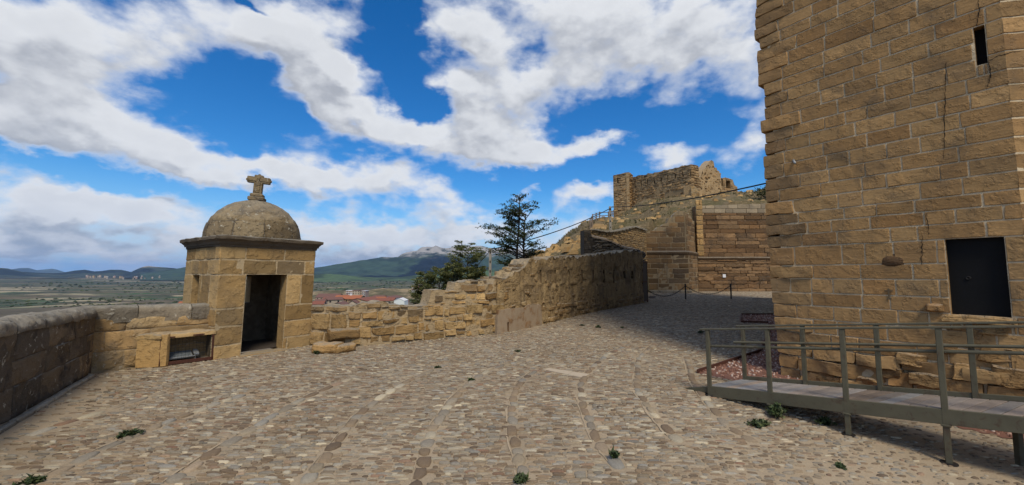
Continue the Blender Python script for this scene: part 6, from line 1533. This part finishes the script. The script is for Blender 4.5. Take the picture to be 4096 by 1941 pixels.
# ------------------------------------------------------------------ the town below
MW = {k: plain_mat('house wall ' + k, c, .9, var=.08, scale=.4) for k, c in dict(cream=(.52, .42, .30), pink=(.45, .31, .23), white=(.74, .74, .72), tan=(.40, .32, .23), ochre=(.50, .36, .20)).items()}
def tile_mat(n, c):
    m, T, bs = new_mat('tiled roof ' + n); P = T.node('ShaderNodeTexCoord').outputs['Object']; a = T.noise(P, 1.2, 6.0, .65)
    T.put(bs.inputs['Base Color'], T.mix(a.outputs['Fac'], C4([q * .65 for q in c]), C4([min(1, q * 1.3) for q in c]))); return m
MR = {k: tile_mat(k, c) for k, c in dict(orange=(.36, .125, .060), red=(.23, .088, .060), brown=(.17, .090, .072), white=(.72, .70, .68)).items()}
def house(px0, px1, y_ridge, y_eave, y_base, Y, wall, roof, label, gable=False, rot=0.0, depth=None, wins=(3, 2), overhang=.5, group=None, chim=False):
    a = np.array(yp(px0, y_base, Y)); b = np.array(yp(px1, y_base, Y)); w = np.linalg.norm(b[:2] - a[:2]); c = (a + b) / 2
    zb = c[2]; ze = zat(y_eave, Y); zr = zat(y_ridge, Y); D = depth or (w * .6 if not gable else w * 1.4)
    cs, sn = math.cos(rot), math.sin(rot); o = c + np.array([-sn * D / 2, cs * D / 2, 0])
    ax = np.array([(cs, sn, 0), (-sn, cs, 0), (0, 0, 1)]); root = thing('house', tuple(o), label, 'house', group)
    def T_(v): return np.asarray(v, float) @ ax + [o[0], o[1], 0]
    zb2 = zb - 7; W = MB(); hw, hd = w / 2, D / 2
    if gable:
        V = [(-hw, -hd, zb2), (hw, -hd, zb2), (hw, -hd, ze), (0, -hd, zr - .15), (-hw, -hd, ze), (-hw, hd, zb2), (hw, hd, zb2), (hw, hd, ze), (0, hd, zr - .15), (-hw, hd, ze)]
        F = [(0, 1, 2, 3, 4), (9, 8, 7, 6, 5), (1, 6, 7, 2), (5, 0, 4, 9)]
        R = [[(-hw - overhang, ze - .25), (0, zr), (hw + overhang, ze - .25)]]
    else:
        V = [(-hw, -hd, zb2), (-hw, hd, zb2), (-hw, hd, ze), (-hw, 0, zr - .15), (-hw, -hd, ze), (hw, -hd, zb2), (hw, hd, zb2), (hw, hd, ze), (hw, 0, zr - .15), (hw, -hd, ze)]
        F = [(4, 3, 2, 1, 0), (5, 6, 7, 8, 9), (0, 5, 9, 4), (6, 1, 2, 7)]
    W.add(T_(V), F); W.build('wall', MW[wall], root)
    r = MB(); ov = overhang; th = .25
    if gable: prof = [(-hw - ov, 0, ze - .25), (0, 0, zr), (hw + ov, 0, ze - .25)]; ends = [(0, -hd - ov, 0), (0, hd + ov, 0)]
    else: prof = [(0, -hd - ov, ze - .25), (0, 0, zr), (0, hd + ov, ze - .25)]; ends = [(-hw - ov, 0, 0), (hw + ov, 0, 0)]
    pts = []
    for e in ends:
        for lift in (0, th):
            for p in prof: pts.append((p[0] + e[0], p[1] + e[1], p[2] + lift))
    F = [(3, 4, 10, 9), (4, 5, 11, 10), (1, 0, 6, 7), (2, 1, 7, 8), (0, 1, 4, 3), (1, 2, 5, 4), (7, 6, 9, 10), (8, 7, 10, 11), (0, 3, 9, 6), (5, 2, 8, 11)]
    r.add(T_(pts), F); rf = r.build('roof', MR[roof], root)
    if chim: m = MB(); q = T_((hw * .1, 0, zr + .5)); m.box(q, (1.4, 1.2, 2.2)); m.build('chimney', MW['white'], rf)
    nx, ny = wins
    for j in range(ny):
        for i in range(nx):
            x = -hw + w * (i + .5) / nx; z = ze - 1.1 - j * 2.9; 
            if z < zb - 1: continue
            m = MB(); m.box(T_((x, -hd - .02, z - .4)), (min(1.3, w / nx * .5), .12, 1.3), ax=ax); m.build('window', M['iron'], root)
    return root
house(1262, 1352, 1177, 1190, 1212, 430, 'cream', 'brown', 'long low building with purple brown roof at the left of the town', wins=(6, 1))
mainh = house(1333, 1437, 1184, 1196, 1226, 330, 'ochre', 'orange', 'large house with bright orange tiled roof and white chimney in the town', wins=(7, 2), chim=True, depth=13)
def awnings():
    m = MB()
    for px, c in ((1372, 0), (1384, 1), (1397, 0)): p = yp(px, 1201, 326.2); m.box(p, (2.0, .3, 1.3))
    m.build('green_awning', plain_mat('green awning', (.02, .20, .12), .8), mainh) if False else None
house(1258, 1298, 1198, 1207, 1226, 300, 'pink', 'brown', 'dark roofed pinkish house beside the sentry box edge', wins=(3, 1))
house(1281, 1320, 1190, 1201, 1226, 345, 'cream', 'brown', 'cream gabled house left of the orange roofed house', gable=True, wins=(2, 2), rot=.3)
house(1252, 1292, 1207, 1217, 1232, 250, 'white', 'red', 'red roofed house with white verge nearest the sentry box', wins=(2, 1), rot=.2)
house(1326, 1374, 1211, 1221, 1234, 265, 'cream', 'brown', 'pale gabled house front left of two before the orange roof', gable=True, wins=(2, 1))
house(1386, 1432, 1203, 1217, 1234, 275, 'cream', 'brown', 'pale gabled house front right of two before the orange roof', gable=True, wins=(2, 1))
house(1438, 1456, 1197, 1200, 1222, 345, 'cream', 'brown', 'small flat cream house with one dark window right of the orange roof', wins=(1, 1))
house(1466, 1497, 1196, 1206, 1226, 315, 'tan', 'red', 'dull red roofed house right of the apartment block', wins=(3, 1), rot=-.2)
house(1470, 1494, 1188, 1195, 1212, 390, 'pink', 'brown', 'grey gabled house behind the dull red roof', gable=True, wins=(2, 1))
house(1500, 1540, 1189, 1197, 1216, 360, 'pink', 'orange', 'orange roofed long house left of the white shed', wins=(5, 1))
house(1543, 1572, 1191, 1203, 1222, 330, 'tan', 'red', 'dark red roofed house touching the white shed', wins=(3, 1))
house(1576, 1617, 1195, 1203, 1224, 262, 'white', 'white', 'plain white gabled shed at the right end of the town', gable=True, wins=(0, 0), overhang=.15)
house(1560, 1575, 1196, 1202, 1224, 268, 'tan', 'red', 'narrow dark fronted annexe on the left of the white shed', wins=(2, 1), overhang=.2)
house(1617, 1634, 1202, 1208, 1224, 280, 'tan', 'brown', 'small tan outbuilding right of the white shed', wins=(0, 0), overhang=.2)
house(1648, 1675, 1145, 1150, 1160, 900, 'white', 'red', 'lone white house with red roof among fields beside the low trees', wins=(4, 1))
house(1646, 1658, 1156, 1160, 1167, 820, 'white', 'brown', 'small white farm shed below the lone white house', wins=(2, 1))
house(717, 735, 1208, 1213, 1224, 210, 'white', 'orange', 'small white house with orange roof peeping over the left parapet', wins=(1, 1))
house(1478, 1500, 1160, 1165, 1172, 760, 'tan', 'brown', 'low tan farm building on the slope behind the town', wins=(2, 1)) if False else None
for q in range(10):
    px = RNG.uniform(1262, 1545); Y = RNG.uniform(255, 470); yb = float(np.interp(Y, [250, 330, 470], [1226, 1212, 1198])); w = RNG.uniform(9, 15) * PX_F / Y
    wk = ['cream', 'pink', 'tan', 'white', 'ochre'][q % 5]; rk = ['brown', 'red', 'brown', 'brown'][q % 4]; rh = 3.0 * PX_F / Y
    house(px, px + w, yb - rh * 1.55, yb - rh, yb + 12, Y, wk, rk, 'one of the small close set houses with tiled roofs filling the gaps of the town', gable=bool(q % 3 == 0), rot=RNG.uniform(-.5, .5), wins=(2, 1), group='small houses filling the town')
def apartment():
    Y = 600; a = np.array(yp(1381, 1200, Y)); b = np.array(yp(1460, 1200, Y)); root = thing('apartment_block', (*(a + b)[:2] / 2, a[2]), 'cream and red apartment block with balconies above the town roofs', 'apartment block')
    def seg(x0, x1, yt, col, name, y_off, roof):
        p = np.array(yp(x0, 1200, Y)); q = np.array(yp(x1, 1200, Y)); zt = zat(yt, Y); w = q[0] - p[0]; z0 = -48
        m = MB(); m.box(((p[0] + q[0]) / 2, Y + 7 + y_off, (z0 + zt) / 2), (w, 14, zt - z0)); m.build(name, MW[col], root)
        r = MB(); r.box(((p[0] + q[0]) / 2, Y + 7 + y_off, zt + .3), (w + .8, 14.8, .6)); r.build('roof', MR[roof], root)
        n = max(2, int(w / 3.2))
        for j in range(5):
            for i in range(n):
                x = p[0] + w * (i + .5) / n; z = zt - 1.7 - j * 2.9; d = MB(); d.box((x, Y + y_off - .05, z), (1.4, .2, 1.5)); d.build('window', M['iron'], root)
            if name != 'plain_wall':
                k = MB(); k.box(((p[0] + q[0]) / 2, Y + y_off - .5, zt - 2.9 - j * 2.9), (w * .92, 1.0, .7)); k.build('balcony', MW['white' if name == 'wing' else 'pink'], root)
    seg(1381, 1412, 1164, 'pink', 'wing', 2, 'white'); seg(1409, 1437, 1163, 'cream', 'plain_wall', 0, 'brown'); seg(1433, 1448, 1162, 'tan', 'plain_wall', 3, 'brown'); seg(1446, 1460, 1165, 'pink', 'wing', 1, 'white')
apartment()
def village():
    vm = []
    for wk, rk in (('cream', 'red'), ('white', 'brown'), ('tan', 'red')):
        pass
    base = None
    for i in range(34):
        px = RNG.uniform(330, 640); Y = RNG.uniform(5200, 6400); py = 1109 + RNG.uniform(-4, 5) + (0 if px > 420 else -2)
        p = np.array(yp(px, py, Y)); w = RNG.uniform(10, 24); h = RNG.uniform(4, 8); wk = RNG.choice(['cream', 'tan', 'pink', 'tan', 'ochre']); g = 'houses of the far village below the wooded hills'
        r = thing('house', tuple(p), 'tiny house of the far village below the wooded hills', 'house', g)
        m = MB(); m.box(p + [0, 0, h / 2 - 12], (w, 12, h + 24)); m.build('wall', MW[wk], r)
        q = MB(); x = w / 2 + 1; V = [(-x, -7, 0), (x, -7, 0), (x, 7, 0), (-x, 7, 0), (-x, 0, 4), (x, 0, 4)]; q.add(np.array(V) + p + [0, 0, h], [(0, 1, 5, 4), (2, 3, 4, 5), (1, 2, 5), (3, 0, 4), (3, 2, 1, 0)]); q.build('roof', MR[RNG.choice(['red', 'brown', 'white'])], r)
village()

# ------------------------------------------------------------------ the air between here and the mountains
def build_haze():
    m = bpy.data.materials.new('valley air'); m.use_nodes = True; T = NT(m.node_tree); T.n.clear(); out = T.node('ShaderNodeOutputMaterial'); v = T.node('ShaderNodeVolumePrincipled')
    v.inputs['Color'].default_value = (.30, .56, 1.0, 1); v.inputs['Density'].default_value = HAZE; v.inputs['Anisotropy'].default_value = 0.0
    T.l.new(v.outputs[0], out.inputs['Volume'])
    b = MB(); b.box((0, 0, 400), (100000, 100000, 1400)); kind(b.build('haze', m), 'stuff')
HAZE = 2.0e-5
build_haze()
SC.cycles.max_bounces = 5; SC.cycles.diffuse_bounces = 3; SC.cycles.glossy_bounces = 2; SC.cycles.volume_bounces = 0; SC.cycles.transparent_max_bounces = 4
SC.cycles.use_denoising = True
SC.cycles.caustics_reflective = False; SC.cycles.caustics_refractive = False
